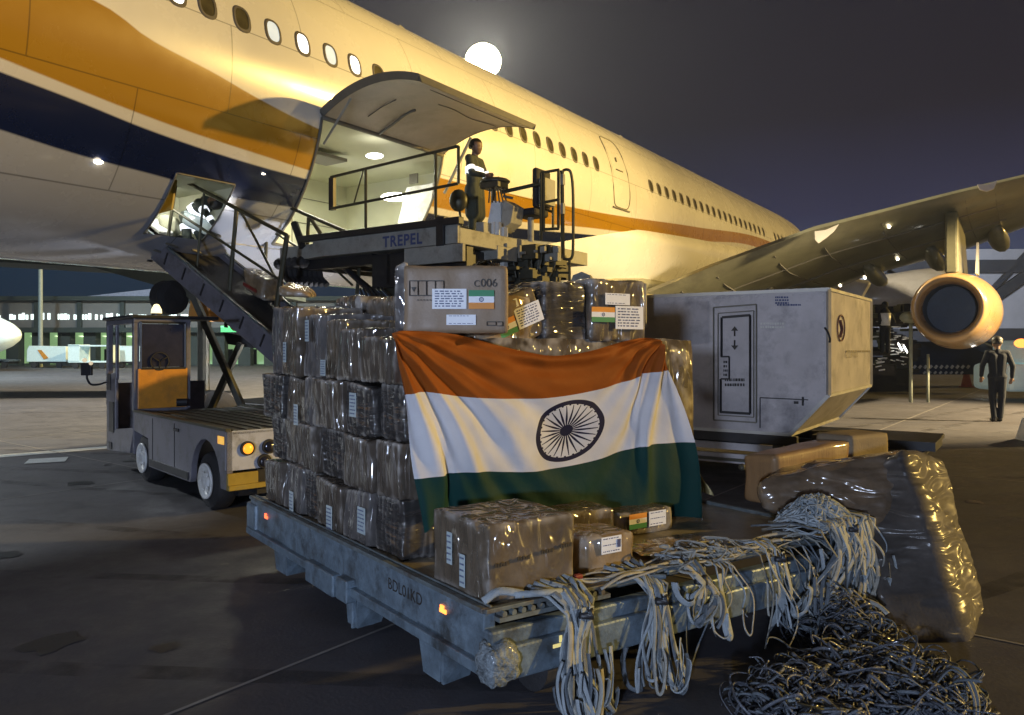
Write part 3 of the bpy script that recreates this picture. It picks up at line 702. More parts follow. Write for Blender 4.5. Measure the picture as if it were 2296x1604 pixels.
# rail behind the console, the cage and its ladder
CG = lambda x, y, Y=11.4: W(x, y, Y)
rail('console_rail', [CG(1122, 432, 11.7), CG(1216, 411, 11.5)], .03)
b = MB()
for pts in ([CG(1213, 388), CG(1213, 540)], [CG(1219, 520), CG(1219, 385)], [CG(1212, 388), CG(1254, 381)], [CG(1252, 381), CG(1252, 512)], [CG(1216, 515), CG(1254, 513)], [CG(1216, 455), CG(1252, 448)],
            [CG(1240, 412, 12.3), CG(1240, 512, 12.3)], [CG(1222, 405, 12.3), CG(1240, 412, 12.3)], [CG(1222, 470, 12.3), CG(1240, 476, 12.3)]):
    b.cyl(pts[0], pts[1], .022, 8)
lp_ = [CG(1262, 383), CG(1273, 381), CG(1281, 392), CG(1285, 440), CG(1285, 545), CG(1283, 575), CG(1275, 582), CG(1262, 580)]
b.tube(catmull(lp_, 4), .022, 8); b.cyl(CG(1260, 383), CG(1262, 580), .03, 8)
b.build('guard_cage', M['railmetal'], LDR)
b = MB(); b.box(CG(1256, 415, 11.35), L*.05, A*.06, UZ*.16); b.box(CG(1256, 480, 11.35), L*.05, A*.06, UZ*.16); b.cbox(CG(1240, 570, 11.3), L*.22, A*.1, UZ*.22); b.build('gate_latch', M['greymetal'], LDR)
b = MB(); b.cyl(CG(1242, 575), CG(1242, 668), .02, 8); b.cyl(CG(1277, 580), CG(1277, 668), .02, 8)
for y in (612, 664): b.cyl(CG(1242, y), CG(1277, y), .018, 8)
b.build('ladder', M['railmetal'], LDR)
# console
b = MB(); b.prism([CG(1090, 515, 11.6), CG(1125, 515, 11.6), CG(1122, 452, 11.6), CG(1102, 450, 11.6)], A*.35); b.build('console', M['white'], LDR, bevel=.01)
b = MB(); b.prism([CG(1120, 520, 11.5), CG(1145, 500, 11.5), CG(1152, 462, 11.5), CG(1128, 448, 11.5)], A*.3); b.build('console_box', M['greymetal'], LDR, bevel=.01)
b = MB(); b.cbox(CG(1108, 418, 11.7), L*.34, A*.28, UZ*.09); b.ball(CG(1110, 408, 11.8), .22, (1.1, .9, .3)); b.build('control_panel', M['darkmetal'], LDR, bevel=.01)
b = MB()
for k in range(6): b.cyl(CG(1098+6*k, 424, 11.6), CG(1096+8*k, 455, 11.6), .012, 6)
b.cyl(CG(1105, 424, 11.65), CG(1105, 520, 11.65), .03, 8); b.cyl(CG(1128, 440, 11.5), CG(1150, 445, 11.5), .02, 6)
b.build('control_linkage', M['darkmetal'], LDR)
# seat
b = MB(); sc_ = CG(1190, 480, 11.9); b.cbox(sc_, L*.42, A*.42, UZ*.12); s1 = b.build('seat_cushion', M['rubber'], LDR, bevel=.04)
b = MB(); b.cbox(sc_+L*.20+UZ*.36, L*.1, A*.42, UZ*.62); b.build('seat_back', M['rubber'], LDR, bevel=.045)
b = MB(); b.cyl(sc_-UZ*.05, sc_-UZ*.48, .05, 12); b.cbox(sc_+L*.3+UZ*.3, L*.12, A*.3, UZ*.4); b.build('seat_post', M['greymetal'], LDR)
b = MB(); b.ball(CG(1028, 450, 12.0), .15, (1, .6, 1.2)); b.cyl(CG(1030, 470, 12.0), CG(1040, 545, 12.0), .02, 8); b.build('work_lamp', M['railmetal'], LDR, smooth=True)
b = MB(); b.cyl(CG(1028, 516, 11.6), CG(1050, 513, 11.6), .05, 10); b.build('beacon', M['greymetal'], LDR)
b = MB(); b.box(W(1066, 545, 11.2), L*.15, A*.5, UZ*.3); b.box(W(1066, 585, 11.1), L*.4, A*.5, UZ*.2); b.build('valve_box', M['greymetal'], LDR, bevel=.01)

# ------------------------------------------------------------------ belt loader
BL = thing('belt_loader', 'raised conveyor with pipe handrails sloping from the small hatch down behind the wrapped cartons', 'belt loader', G(520, 905))
bt, bb_ = W(322, 532, 12.2), W(640, 800, 10.6)
ud = (bb_-bt).normalized(); wd = A*.95
un = ud.cross(wd).normalized();  un = un if un.z > 0 else -un
Bp = lambda s_, w_, n_: bt+ud*s_+A*w_+un*n_
ln = (bb_-bt).length+.6
b = MB(); b.box(Bp(.05, -.06, -.18), ud*ln, A*.07, un*.32); b.build('side_frame', M['tug'], BL, bevel=.01); b = MB(); b.box(Bp(.05, .95, -.18), ud*ln, A*.07, un*.32); b.build('side_frame', M['tug'], BL, bevel=.01)
b = MB(); b.box(Bp(.0, -.05, .12), ud*(ln+.02), A*.05, un*.05); b.build('side_guide', M['galv_dull'], BL); b = MB(); b.box(Bp(0, .98, .12), ud*ln, A*.05, un*.05); b.build('side_guide', M['galv_dull'], BL)
b = MB(); b.box(Bp(0, .02, .03), ud*ln, A*.92, un*.03); b.cyl(Bp(0, 0, 0), Bp(0, .95, 0), .11, 14); b.build('belt', M['rubber'], BL)
b = MB()
for k in range(7): b.box(Bp(.25+.5*k, -.07, -.1), ud*.03, A*.02, un*.2)
b.build('frame_rib', M['black'], BL)
b = MB(); b.cbox(Bp(-.05, .2, .2), ud*.55, A*.25, un*.07); b.build('bumper_roller', M['white'], BL, bevel=.02)
b = MB(); b.cbox(Bp(-.18, .1, .14), ud*.25, A*.2, un*.14); b.cbox(Bp(.1, 0, -.2), ud*.5, A*.1, un*.16); b.build('bumper', M['rubber'], BL, bevel=.03)
NR = [(395, 395), (643, 527)]
near = lambda f_, Y0=12.1, Y1=11.2: W(lerp(395, 643, f_), lerp(396, 528, f_), lerp(Y0, Y1, f_))
nlow = lambda f_: W(lerp(388, 628, f_), lerp(470, 628, f_), lerp(12.1, 11.2, f_))
rail('hand_rail', [near(0), near(1)], .03, parent=BL); rail('hand_rail', [nlow(0), nlow(1)], .022, parent=BL)
def post(x0, y0, x1, y1, Y, r=.028): rail('rail_post', [W(x0, y0, Y), W(x1, y1, Y)], r, parent=BL)
post(397, 396, 372, 566, 12.1); post(458, 428, 437, 650, 11.9, .02); post(531, 467, 507, 735, 11.65, .035); post(644, 527, 620, 690, 11.2, .04)
far = lambda f_: W(lerp(523, 822, f_), lerp(411, 540, f_), lerp(13.2, 11.9, f_))
rail('hand_rail', [far(0), far(1)], .03, parent=BL)
rail('hand_rail', [W(560, 488, 13.0), W(625, 528, 12.8), W(760, 612, 12.2), W(790, 640, 12.0)], .02, parent=BL)
post(523, 411, 517, 560, 13.2); post(600, 445, 596, 580, 12.9, .03); post(692, 487, 686, 625, 12.6, .03); post(812, 540, 800, 660, 12.0, .03)
rail('rail_brace', [W(541, 475, 11.7), W(585, 560, 11.6), W(618, 625, 11.3)], .02, parent=BL)
rail('rail_brace', [W(697, 490, 12.6), W(760, 590, 12.3), W(872, 680, 11.8)], .035, parent=BL)
rail('rail_brace', [W(740, 570, 12.3), W(870, 690, 11.6)], .05, 'black', parent=BL)
b = MB(); b.prism([W(389, 402, 11.3), W(394, 404, 11.3), W(384, 470, 11.2), W(340, 482, 11.1)], A*.03); b.build('canvas_guard', M['yellow'], BL)
# scissor legs, chassis, orange hood
gz = .55
def sc_leg(x0, y0, x1, y1, Y, w_=.13, nm='lifting_leg'):
    b = MB(); b.bar(W(x0, y0, Y), W(x1, y1, Y-.0), .09, w_, up=V((0, 1, 0))); b.build(nm, M['darkmetal'], BL, bevel=.01)
sc_leg(432, 660, 553, 935, 11.75); sc_leg(540, 770, 470, 925, 12.1); sc_leg(400, 615, 470, 720, 12.3, .1)
b = MB(); b.prism([W(388, 612, 12.5), W(402, 650, 12.5), W(455, 700, 12.5), W(450, 660, 12.5), W(405, 608, 12.5)], A*.5); b.build('leg_bracket', M['railmetal'], BL)
b = MB(); b.box(G(480, 940, .25)+UZ*0, L*3.0, A*1.6, UZ*.35)
for k in range(5): b.box(G(480, 940, .6)+A*(.3*k), L*2.8, A*.06, UZ*.05)
b.build('chassis', M['black'], BL, bevel=.02)
b = MB(); b.prism([W(428, 660, 12.0), W(420, 715, 12.0), W(470, 722, 12.0), W(465, 668, 12.0)], A*.8)
b.prism([W(476, 686, 12.2), W(545, 694, 12.2), W(592, 740, 12.2), W(580, 758, 12.2), W(520, 742, 12.2)], A*.6)
b.build('hood', M['orange'], BL, bevel=.02)
b = MB(); b.prism([W(500, 745, 12.3), W(600, 765, 12.3), W(596, 785, 12.3), W(510, 772, 12.3)], A*.6); b.build('under_frame', M['black'], BL)
for q in (0, 2.4):
    b = MB(); b.lathe(G(520, 945, .32)+L*q-A*.1, A, [(0, .2), (.03, .32), (.2, .32), (.23, .2)], 20); b.build('wheel', M['rubber'], BL)

def soft_box(c8, n=10, r=.03, amp=.012, freq=5, seed=0, fold=0, foldf=20, fvec=None):
    """rounded, slightly crumpled box from eight corners (000,100,110,010,001,101,111,011)"""
    c8 = [V(p) for p in c8]; mb = MB()
    ex = ((c8[1]-c8[0]).length, (c8[3]-c8[0]).length, (c8[4]-c8[0]).length)
    def tri(x, y, z):
        b0 = lerp(lerp(c8[0], c8[1], x), lerp(c8[3], c8[2], x), y); b1 = lerp(lerp(c8[4], c8[5], x), lerp(c8[7], c8[6], x), y)
        return lerp(b0, b1, z)
    so = V((seed*3.7, seed*1.3, seed*7.1))
    cen = sum(c8, V((0, 0, 0)))/8
    def pt(x, y, z):
        q = [x, y, z]
        loc = V([ (q[i]-.5)*ex[i] for i in range(3)]); inn = V([max(-(ex[i]/2-r), min(ex[i]/2-r, loc[i])) for i in range(3)])
        dlt = loc-inn; 
        if dlt.length > 1e-6: loc = inn+dlt.normalized()*min(r, max(abs(dlt.x), abs(dlt.y), abs(dlt.z)))
        p = tri(*[loc[i]/ex[i]+.5 for i in range(3)])
        nn = (p-cen).normalized()
        d = noise.noise(p*freq+so)*amp + (noise.noise(V((p.x*fvec[0], p.y*fvec[1], p.z*fvec[2]) if fvec else (p.x*foldf, p.y*foldf, p.z*4))+so)*fold if fold else 0)
        return p+nn*d
    ax = [(0, 1, 2), (0, 2, 1), (1, 2, 0)]
    for (i, j, k) in ax:
        for side in (0, 1):
            def fn(u, v):
                q = [0, 0, 0]; q[i] = u; q[j] = v; q[k] = side; return pt(*q)
            ni = max(3, int(n*min(1.5, ex[i]/.35))); nj = max(3, int(n*min(1.5, ex[j]/.35)))
            mb.grid(fn, min(ni, 60), min(nj, 60))
    return mb
def corners(o, e1, e2, e3): o, e1, e2, e3 = V(o), V(e1), V(e2), V(e3); return [o, o+e1, o+e1+e2, o+e2, o+e3, o+e1+e3, o+e1+e2+e3, o+e2+e3]
def quad(o, ex, ey): return MB().add([o, o+ex, o+ex+ey, o+ey], [(0, 1, 2, 3)])
def label(parent, o, ex, ey, kind='paper', mt=None, nm='shipping_label', lines=5, seed=0, nrm=None):
    """flat sticker with printed lines; o = lower-left corner, ex / ey edge vectors"""
    o, ex, ey = V(o), V(ex), V(ey); n_ = ex.cross(ey).normalized()
    if nrm is not None and n_.dot(nrm) < 0: n_ = -n_
    b = MB(); b.box(o, ex, ey, n_*.002); lb = b.build(nm, mt or M['label'], parent)
    rg = random.Random(seed); b = MB()
    for k in range(lines):
        y = .14+.74*k/max(1, lines-1)if lines > 1 else .5; x = .08
        while x < .86:
            w_ = rg.uniform(.04, .14); h_ = min(.045, .5/lines)*1.2
            if x+w_ > .92: break
            q = o+ex*x+ey*(y-h_/2)+n_*.0032; b.add([q, q+ex*w_, q+ex*w_+ey*h_, q+ey*h_], [(0, 1, 2, 3)]); x += w_+rg.uniform(.015, .06)
    b.build('print', M['ink'], lb); return lb
def flag_label(parent, o, ex, ey, flip=False, nrm=None):
    o, ex, ey = V(o), V(ex), V(ey); n_ = ex.cross(ey).normalized()
    if nrm is not None and n_.dot(nrm) < 0: n_ = -n_
    b = MB(); cols = [0, 1, 2] if not flip else [2, 1, 0]
    for k in range(3):
        q = o+ey*(k/3)+n_*.003; b.add([q, q+ex, q+ex+ey/3, q+ey/3], [(0, 1, 2, 3)], cols[k])
    fl = b.build('flag_sticker', [M['green'], M['label'], M['saffron']], parent)
    b = MB(); c = o+ex*.5+ey*.5+n_*.0045; ux, uy = ex.normalized(), ey.normalized(); r = ey.length*.13
    for k in range(16):
        a0, a1 = 2*pi*k/16, 2*pi*(k+1)/16
        P = lambda a_, q: c+ux*cos(a_)*q+uy*sin(a_)*q
        b.add([P(a0, r), P(a1, r), P(a1, r*.72), P(a0, r*.72)], [(0, 1, 2, 3)])
        b.add([P(a0-.07, r*.7), P(a0+.07, r*.7), c], [(0, 1, 2)])
    b.build('wheel_emblem', M['ink'], fl); return fl

# ------------------------------------------------------------------ dolly under the load
DW, DLn = 2.6, 3.1
DY = thing('pallet_dolly', 'long low galvanised pallet dolly carrying the shrink-wrapped cartons and the flag', 'dolly', DP(1.3, 1.55, 0))
b = MB(); b.box(DP(.03, .03, DZ-.035), R_*(DW-.06), Q*(DLn-.06), UZ*.033); b.build('deck', M['deck'], DY)
b = MB()
b.box(DP(0, 0, DZ-.255), R_*.06, Q*DLn, UZ*.24); b.box(DP(DW-.06, 0, DZ-.215), R_*.06, Q*DLn, UZ*.20)
b.box(DP(-.035, -.0, DZ-.27), R_*.06, Q*DLn, UZ*.05); b.build('side_beam', M['galv'], DY, bevel=.006)
b = MB(); b.box(DP(.0, -.05, DZ-.295), R_*DW, Q*.07, UZ*.215); b.box(DP(.02, -.085, DZ-.295), R_*(DW-.02), Q*.04, UZ*.15); b.build('end_beam', M['galv'], DY, bevel=.012)
b = MB(); b.box(DP(0, DLn-.0, DZ-.245), R_*DW, Q*.08, UZ*.2); b.build('end_beam', M['galv'], DY, bevel=.01)
b = MB(); b.box(DP(-.012, .0, DZ-.012), R_*.035, Q*DLn, UZ*.022); b.box(DP(.03, .0, DZ+.0), R_*.012, Q*DLn, UZ*.016); b.box(DP(DW-.03, 0, DZ-.01), R_*.035, Q*DLn, UZ*.03); b.box(DP(0, -.02, DZ-.012), R_*DW, Q*.03, UZ*.02)
b.build('edge_rail', M['galv_dull'], DY, bevel=.003)
b = MB()
for k in range(30): b.cyl(DP(.06, .12+.1*k, DZ-.06), DP(DW-.08, .12+.1*k, DZ-.06), .02, 6)
b.build('roller', M['galv_dull'], DY)
# open roller tray at the front corner
b = MB(); b.box(DP(.05, -.045, DZ-.05), R_*.62, Q*.08, UZ*.02)
for k in range(12): b.cyl(DP(.08+.05*k, -.04, DZ-.02), DP(.08+.05*k, .05, DZ-.02), .014, 6)
b.build('roller_tray', M['galv_dull'], DY)
# brackets and legs below the near side
def bracket(v0, v1, zt, zb, nm='leg_bracket'):
    b = MB(); b.prism([DP(.0, v0, zt), DP(.0, v1, zt), DP(.0, lerp(v0, v1, .75), zb), DP(.0, lerp(v0, v1, .15), zb)], R_*.02); b.prism([DP(.0, v0, zt), DP(.22, v0, zt), DP(.16, v0+.03, zb), DP(0, v0, zb)], Q*.02); b.build(nm, M['galv'], DY)
bracket(.33, .58, .29, .06); bracket(2.35, 2.62, .29, .08); bracket(1.25, 1.42, .27, .0+.05)
b = MB(); b.box(DP(-.05, 1.48, .17), R_*.1, Q*.42, UZ*.13); b.box(DP(-.06, 1.27, .19), R_*.12, Q*.14, UZ*.13); b.box(DP(-.02, 1.28, .04), R_*.14, Q*.02, UZ*.2); b.build('tow_stowage', M['galv'], DY, bevel=.02)
b = MB(); b.box(DP(-.02, 2.95, .22), R_*.2, Q*.2, UZ*.24); b.build('corner_plate', M['galv'], DY, bevel=.02)
# battered rubber bumper wrapped in tape at the corner
cbm = soft_box(corners(DP(-.05, -.12, .20), R_*.17, Q*.13, UZ*.17), n=16, r=.05, amp=.03, freq=30, seed=4); cbm.build('corner_bumper', mat('crumpled_bumper', (.15, .18, .20), .6, var=.6, vs=28, bump=1, bs=50, coat=.15), DY, smooth=True, merge=True)
for (v, mt) in ((2.72, 'red_lamp'), (.30, 'orange_lamp')):
    b = MB(); b.box(DP(-.008, v, DZ-.10), R_*.006, Q*.055, UZ*.018); b.box(DP(-.008, v+.02, DZ-.078), R_*.006, Q*.03, UZ*.012); b.build('side_reflector', M[mt], DY)
b = MB(); b.box(DP(.30, -.089, DZ-.20), R_*.05, Q*.003, UZ*.016); b.box(DP(.335, -.089, DZ-.18), R_*.014, Q*.003, UZ*.03); b.build('paint_mark', mat('gold_mark', (.8, .65, .2), .4, emit=(1, .8, .3), es=.5), DY)
b = MB(); b.box(DP(.50, -.0, DZ-.10), R_*.045, Q*.03, UZ*.17); b.build('stop_post', M['redpaint'], DY, bevel=.006)
text('BDL01KD', .085, DP(-.003, .88, DZ-.125)+UZ*.0, Q*-1, UZ, M['black_ink'], DY, 'fleet_number')
for (u, v) in ((.35, .25), (2.2, .25), (.35, 2.7), (2.2, 2.7)):
    b = MB(); b.lathe(DP(u, v, .17)-Q*.06, R_, [(0, .1), (.02, .17), (.12, .17), (.14, .1)], 24); wl = b.build('wheel', M['rubber'], DY)
    b = MB(); b.lathe(DP(u, v, .17)-Q*.06-R_*.004, R_, [(0, .09), (.02, .085)], 16); b.build('rim', M['greymetal'], wl)
b = MB(); b.bar(DP(.3, .25, .17), DP(2.3, .25, .17), .06); b.bar(DP(.3, 2.7, .17), DP(2.3, 2.7, .17), .06); b.bar(DP(1.3, .1, .22), DP(1.3, 3.0, .22), .12, .1); b.build('axle', M['darkmetal'], DY)

# ------------------------------------------------------------------ wrapped cartons: the stack
GRP = 'shrink-wrapped cartons stacked on the dolly'
ORD = ['bottom', 'second', 'third', 'fourth', 'top']
COLN = ['beside the flag', 'second from the flag', 'third from the flag', 'fourth from the flag', 'second from the tractor end', 'at the tractor end']
FV = .88; cw_ = .345
stack = {}
rng = random.Random(11)
film_cyc = ['film_box', 'film_dark', 'film_box2', 'film_box', 'film_pale', 'film_box2']
HS = [.32, .31, .31, .30]; EX = [-.02, .01, .07, .11, .19, .21]; zz0 = DZ+.001
for k in range(4):
    bounds = [FV]
    for c in range(6): bounds.append(FV+cw_*(c+1)+(rng.uniform(-.07, .07) if c < 5 else 0))
    for c in range(6):
        v0, v1 = bounds[c], bounds[c+1]; hh = HS[k]+(EX[c]+rng.uniform(-.02, .01) if k == 3 else 0)
        u0 = .07+rng.uniform(-.035, .05); z = zz0
        mt = film_cyc[rng.randrange(6)]
        if c == 5 and k in (1, 2): mt = 'film_dark'
        if c == 5 and k == 3: mt = 'film_pale'
        t_ = {'film_box': 'brown', 'film_dark': 'dark creased', 'film_box2': 'warm brown', 'film_pale': 'cloudy grey', 'film_tan': 'tan'}[mt]
        root = thing('wrapped_carton', 'x', 'carton', DP(u0+.2, (v0+v1)/2, z), GRP)
        root['label'] = '%s wrapped carton, %s layer of the stack, %s' % (t_, ORD[k], COLN[c])
        tw = rng.uniform(-.05, .05); q1 = (Q+R_*tw); lean = R_*rng.uniform(-.02, .02)
        cc8 = corners(DP(u0, v0+.004, z), R_*.46, q1*(v1-v0-.008), UZ*(hh-.003)+lean)
        if rng.random() < .35: cc8[rng.choice((4, 7))] += UZ*-rng.uniform(.015, .035)
        sb = soft_box(cc8, n=26, r=rng.uniform(.006, .014), amp=.018, freq=5, seed=c*7+k, fold=.012, foldf=rng.uniform(24, 44))
        o = sb.build('film', M[mt], root, smooth=True, merge=True)
        stack[(c, k)] = root
    zz0 += HS[k]
# second row of cartons behind, tops show over the near row
for i, (u0, v0, w_, d_, z0, h_, mt, lab) in enumerate([
    (.56, .95, .42, .42, DZ+1.0, .45, 'film_tan', 'tan wrapped carton lying flat over the stack beside the big printed box'),
    (.55, 1.40, .5, .5, DZ+1.0, .50, 'film_tan', 'tan carton with open flap on top of the stack under the handrail'),
    (.6, 1.93, .6, .5, DZ+1.0, .49, 'film_box2', 'warm brown wrapped carton on the rear of the stack top'),
    (.56, 2.46, .5, .42, DZ+1.0, .52, 'film_box', 'brown wrapped carton rising over the corner beside the tractor')]):
    root = thing('wrapped_carton', lab, 'carton', DP(u0+.2, v0+.2, z0), GRP)
    soft_box(corners(DP(u0, v0, z0), R_*w_, Q*d_, UZ*h_), n=10, r=.025, amp=.02, freq=6, seed=40+i, fold=.01).build('film', M[mt], root, smooth=True, merge=True)
root = thing('carton_block', 'large film-wrapped block of cartons filling the dolly behind the flag', 'carton', DP(1.2, 1.6, DZ))
soft_box(corners(DP(.57, .93, DZ), R_*1.75, Q*1.9, UZ*1.2), n=8, r=.03, amp=.03, freq=5, seed=60).build('film', M['film_box'], root, smooth=True, merge=True)
# labels seen on the near side of the stack
def ray_plane(x, y, P0, N):
    d = V(((x-CX)/F, 1, (HY-y)/F)); o = V((0, 0, CH)); return o+d*((V(P0)-o).dot(N)/d.dot(N))
NL = R_.cross(UZ); NL = V((-Q.y, Q.x, 0)).normalized()   # outward normal of the near side
if NL.dot(V((0, 0, 0))-DP(0, 1.5, 0)) < 0: NL = -NL
for i, (x, y, w_, h_) in enumerate([(726, 825, .075, .10), (793, 908, .09, .14), (655, 1128, .07, .16), (740, 1163, .085, .16), (812, 1167, .10, .15), (665, 930, .07, .14), (640, 790, .06, .14), (690, 742, .06, .14), (870, 742, .001, .001)][:8]):
    p = ray_plane(x, y, DP(.045, 0, 0), NL); v = (p-K).dot(Q)/1.0
    v = ((p-K).x*R_.y-(p-K).y*R_.x)/(Q.x*R_.y-Q.y*R_.x)
    c = max(0, min(5, int((v-FV)/cw_))); zz = p.z-DZ; acc = 0; k = 0
    for k in range(4):
        acc += HS[k]
        if zz < acc: break
    label(stack[(c, k)], DP(.04, v+w_/2, p.z-h_/2), Q*-w_, UZ*h_, mt=M['label_dirty'], lines=6, seed=i, nrm=NL)

# front row cartons glimpsed below the flag
NF = V((R_.y, -R_.x, 0)).normalized()
def front_box(name, lab, u0, v0, w_, d_, z0, h_, mt, r=.02, amp=.012, rot=0, fold=.004, seed=0, group=GRP, n=12):
    root = thing(name, lab, 'carton', DP(u0+w_/2, v0+d_/2, z0), group)
    c8 = corners(DP(u0, v0, z0), R_*w_, Q*d_, UZ*h_)
    o = soft_box(c8, n=n, r=r, amp=amp, freq=6, seed=seed, fold=fold).build('film', M[mt], root, smooth=True, merge=True)
    return root
bD = front_box('wrapped_carton', 'large dull brown film-wrapped carton on the front corner of the dolly below the flag', .05, .05, .485, .46, DZ+.002, .35, 'film_box2', r=.014, amp=.010, seed=81, n=20)
b = MB()
for i, x in enumerate((.03, .15, .28, .39)):
    for k in range(5): b.box(DP(.05+x+.014*k, .034, DZ+.165+.012*i), R_*.010, Q*.004, UZ*(.014 if k % 2 else .018))
b.build('stencil', M['black_ink'], bD)
for i, (v, z0, h_) in enumerate(((.33, .62, .15), (.22, .50+.04, .15))):
    label(bD, DP(.036, v+.03, z0), Q*-.045, UZ*h_, mt=M['label_dirty'], lines=5, seed=20+i, nrm=NL)
bE = front_box('wrapped_carton', 'small squat wrapped carton with one white label standing alone on the dolly deck', .665, .13, .34, .3, DZ+.002, .19, 'film_tan', r=.03, amp=.02, seed=82)
q = DP(.755, .125, DZ+.105)-Q*.012
label(bE, q, R_*.13, UZ*.085, lines=3, seed=31, nrm=NF)
b = MB(); b.box(q+R_*.10+UZ*.025-Q*.004, R_*.022, UZ*.04, Q*-.001); b.build('stamp', M['ink'], bE)
bF = front_box('wrapped_carton', 'dark wrapped carton with small flag sticker peeping out under the flag hem', 1.34, .62, .44, .2, DZ+.002, .145, 'film_box', r=.02, seed=83)
flag_label(bF, DP(1.40, .61, DZ+.05)-Q*.012, R_*.14, UZ*.09, nrm=NF); label(bF, DP(1.56, .61, DZ+.05)-Q*.012, R_*.14, UZ*.09, lines=3, seed=5, nrm=NF)
bG = front_box('wrapped_carton', 'dark brown carton hidden in shade between the large front carton and the flag hem', .72, .52, .5, .3, DZ+.002, .22, 'film_box', seed=84)
root = thing('cardboard_sheet', 'crumpled tan cardboard sheet lying on the deck beside the small squat carton', 'cardboard', DP(1.4, .3, DZ))
MB().grid(lambda u, v: DP(1.14+.52*u, .12+.34*v, DZ+.012+.035*abs(noise.noise(V((u*3, v*3, 2))))+.11*max(0, u-.75)**1.2*sin(v*3)), 20, 14).build('sheet', M['film_tan'], root, smooth=True)
# pale wrap trailing behind the flag's far hem
root = thing('loose_film', 'pale loose wrapping film trailing down beside the flag', 'plastic film', W(1590, 1110, 5.6))
MB().grid(lambda u, v: W(lerp(1545, lerp(1552, 1600, v), u)+2*sin(9*v), lerp(1020, 1112, v)-18*(1-u)*v+10*u*(1-v), 5.45+.1*sin(u*9+v*3)), 14, 20).build('film', M['canvas'], root, smooth=True)

# ------------------------------------------------------------------ the flag
FP0 = DP(0, .80, 0)
def fpt(x, y, dv=0): 
    return ray_plane(x, y, FP0, NF)
rowsF = [
 [(874, 748), (905, 742), (1010, 750), (1165, 786), (1240, 798), (1325, 786), (1392, 765), (1440, 758), (1475, 762)],
 [(903, 886), (950, 879), (1050, 891), (1174, 894), (1248, 889), (1325, 875), (1404, 852), (1436, 838), (1495, 831)],
 [(925, 1073), (985, 1064), (1050, 1056), (1165, 1057), (1236, 1050), (1318, 1034), (1412, 1006), (1450, 998), (1540, 990)],
 [(945, 1192), (975, 1165), (1050, 1148), (1160, 1141), (1230, 1142), (1312, 1151), (1420, 1160), (1485, 1158), (1550, 1156)]]
us = [0, .07, .2, .38, .5, .62, .78, .88, 1.0]
NU, NV = 200, 110
ctl = [[fpt(*p) for p in r] for r in rowsF]
def crow(row, u):
    for i in range(8):
        if us[i] <= u <= us[i+1]+1e-9: break
    t = (u-us[i])/(us[i+1]-us[i]); p0, p1, p2, p3 = row[max(i-1, 0)], row[i], row[i+1], row[min(i+2, 8)]
    return .5*((2*p1)+(-p0+p2)*t+(2*p0-5*p1+4*p2-p3)*t*t+(-p0+3*p1-3*p2+p3)*t**3)
def flagp(u, v):
    r = [crow(c, u) for c in ctl]; s_ = v*3; i = min(2, int(s_)); t = s_-i
    p0, p1, p2, p3 = r[max(i-1, 0)], r[i], r[i+1], r[min(i+2, 3)]
    p = .5*((2*p1)+(-p0+p2)*t+(2*p0-5*p1+4*p2-p3)*t*t+(-p0+3*p1-3*p2+p3)*t**3)
    # folds: fans that fall from the two held corners plus a swag along the top
    aL = atan2(v*1.0+.03, u*1.7+.02); aR = atan2(v*1.0+.02, (1.0-u)*1.7+.05)
    fL = math.exp(-((u)/.55)**2)*(.030*sin(aL*19+1.2*sin(v*5))+.012*sin(aL*41+2)) * min(1, v*2.5+.1)
    fR = math.exp(-((1-u)/.30)**2)*(.040*sin(aR*17+1)+.018*sin(aR*37+2)) * min(1, v*2.5+.25)
    sw = .022*sin((v*3.4-1.5*(u-.5)**2*4)*9)*math.exp(-(v/.22)**2)*math.exp(-((u-.42)/.45)**2)*1.2
    dg = .016*noise.noise(V((u*3.5+v*2.2, v*2.4-u*1.6, .3)))*2+.006*noise.noise(V((u*14, v*9, 2)))
    hem = .02*sin(u*26+sin(u*9)*2)*max(0, v-.72)*1.6*(.4+.6*u)
    cr = .03*abs(v-.72)**.5*0
    d = (fL+fR+sw+dg)*.8+hem+.03
    return p+NF*d
fl = MB(); fl.grid(flagp, NU, NV)
fob = fl.build('flag', M['white'], None, smooth=True)
uvm = fob.data.uv_layers.new(name='flag')
W1 = NU+1
for pol in fob.data.polygons:
    for li, vi in zip(pol.loop_indices, pol.vertices): uvm.data[li].uv = ((vi % W1)/NU, 1-(vi//W1)/NV)
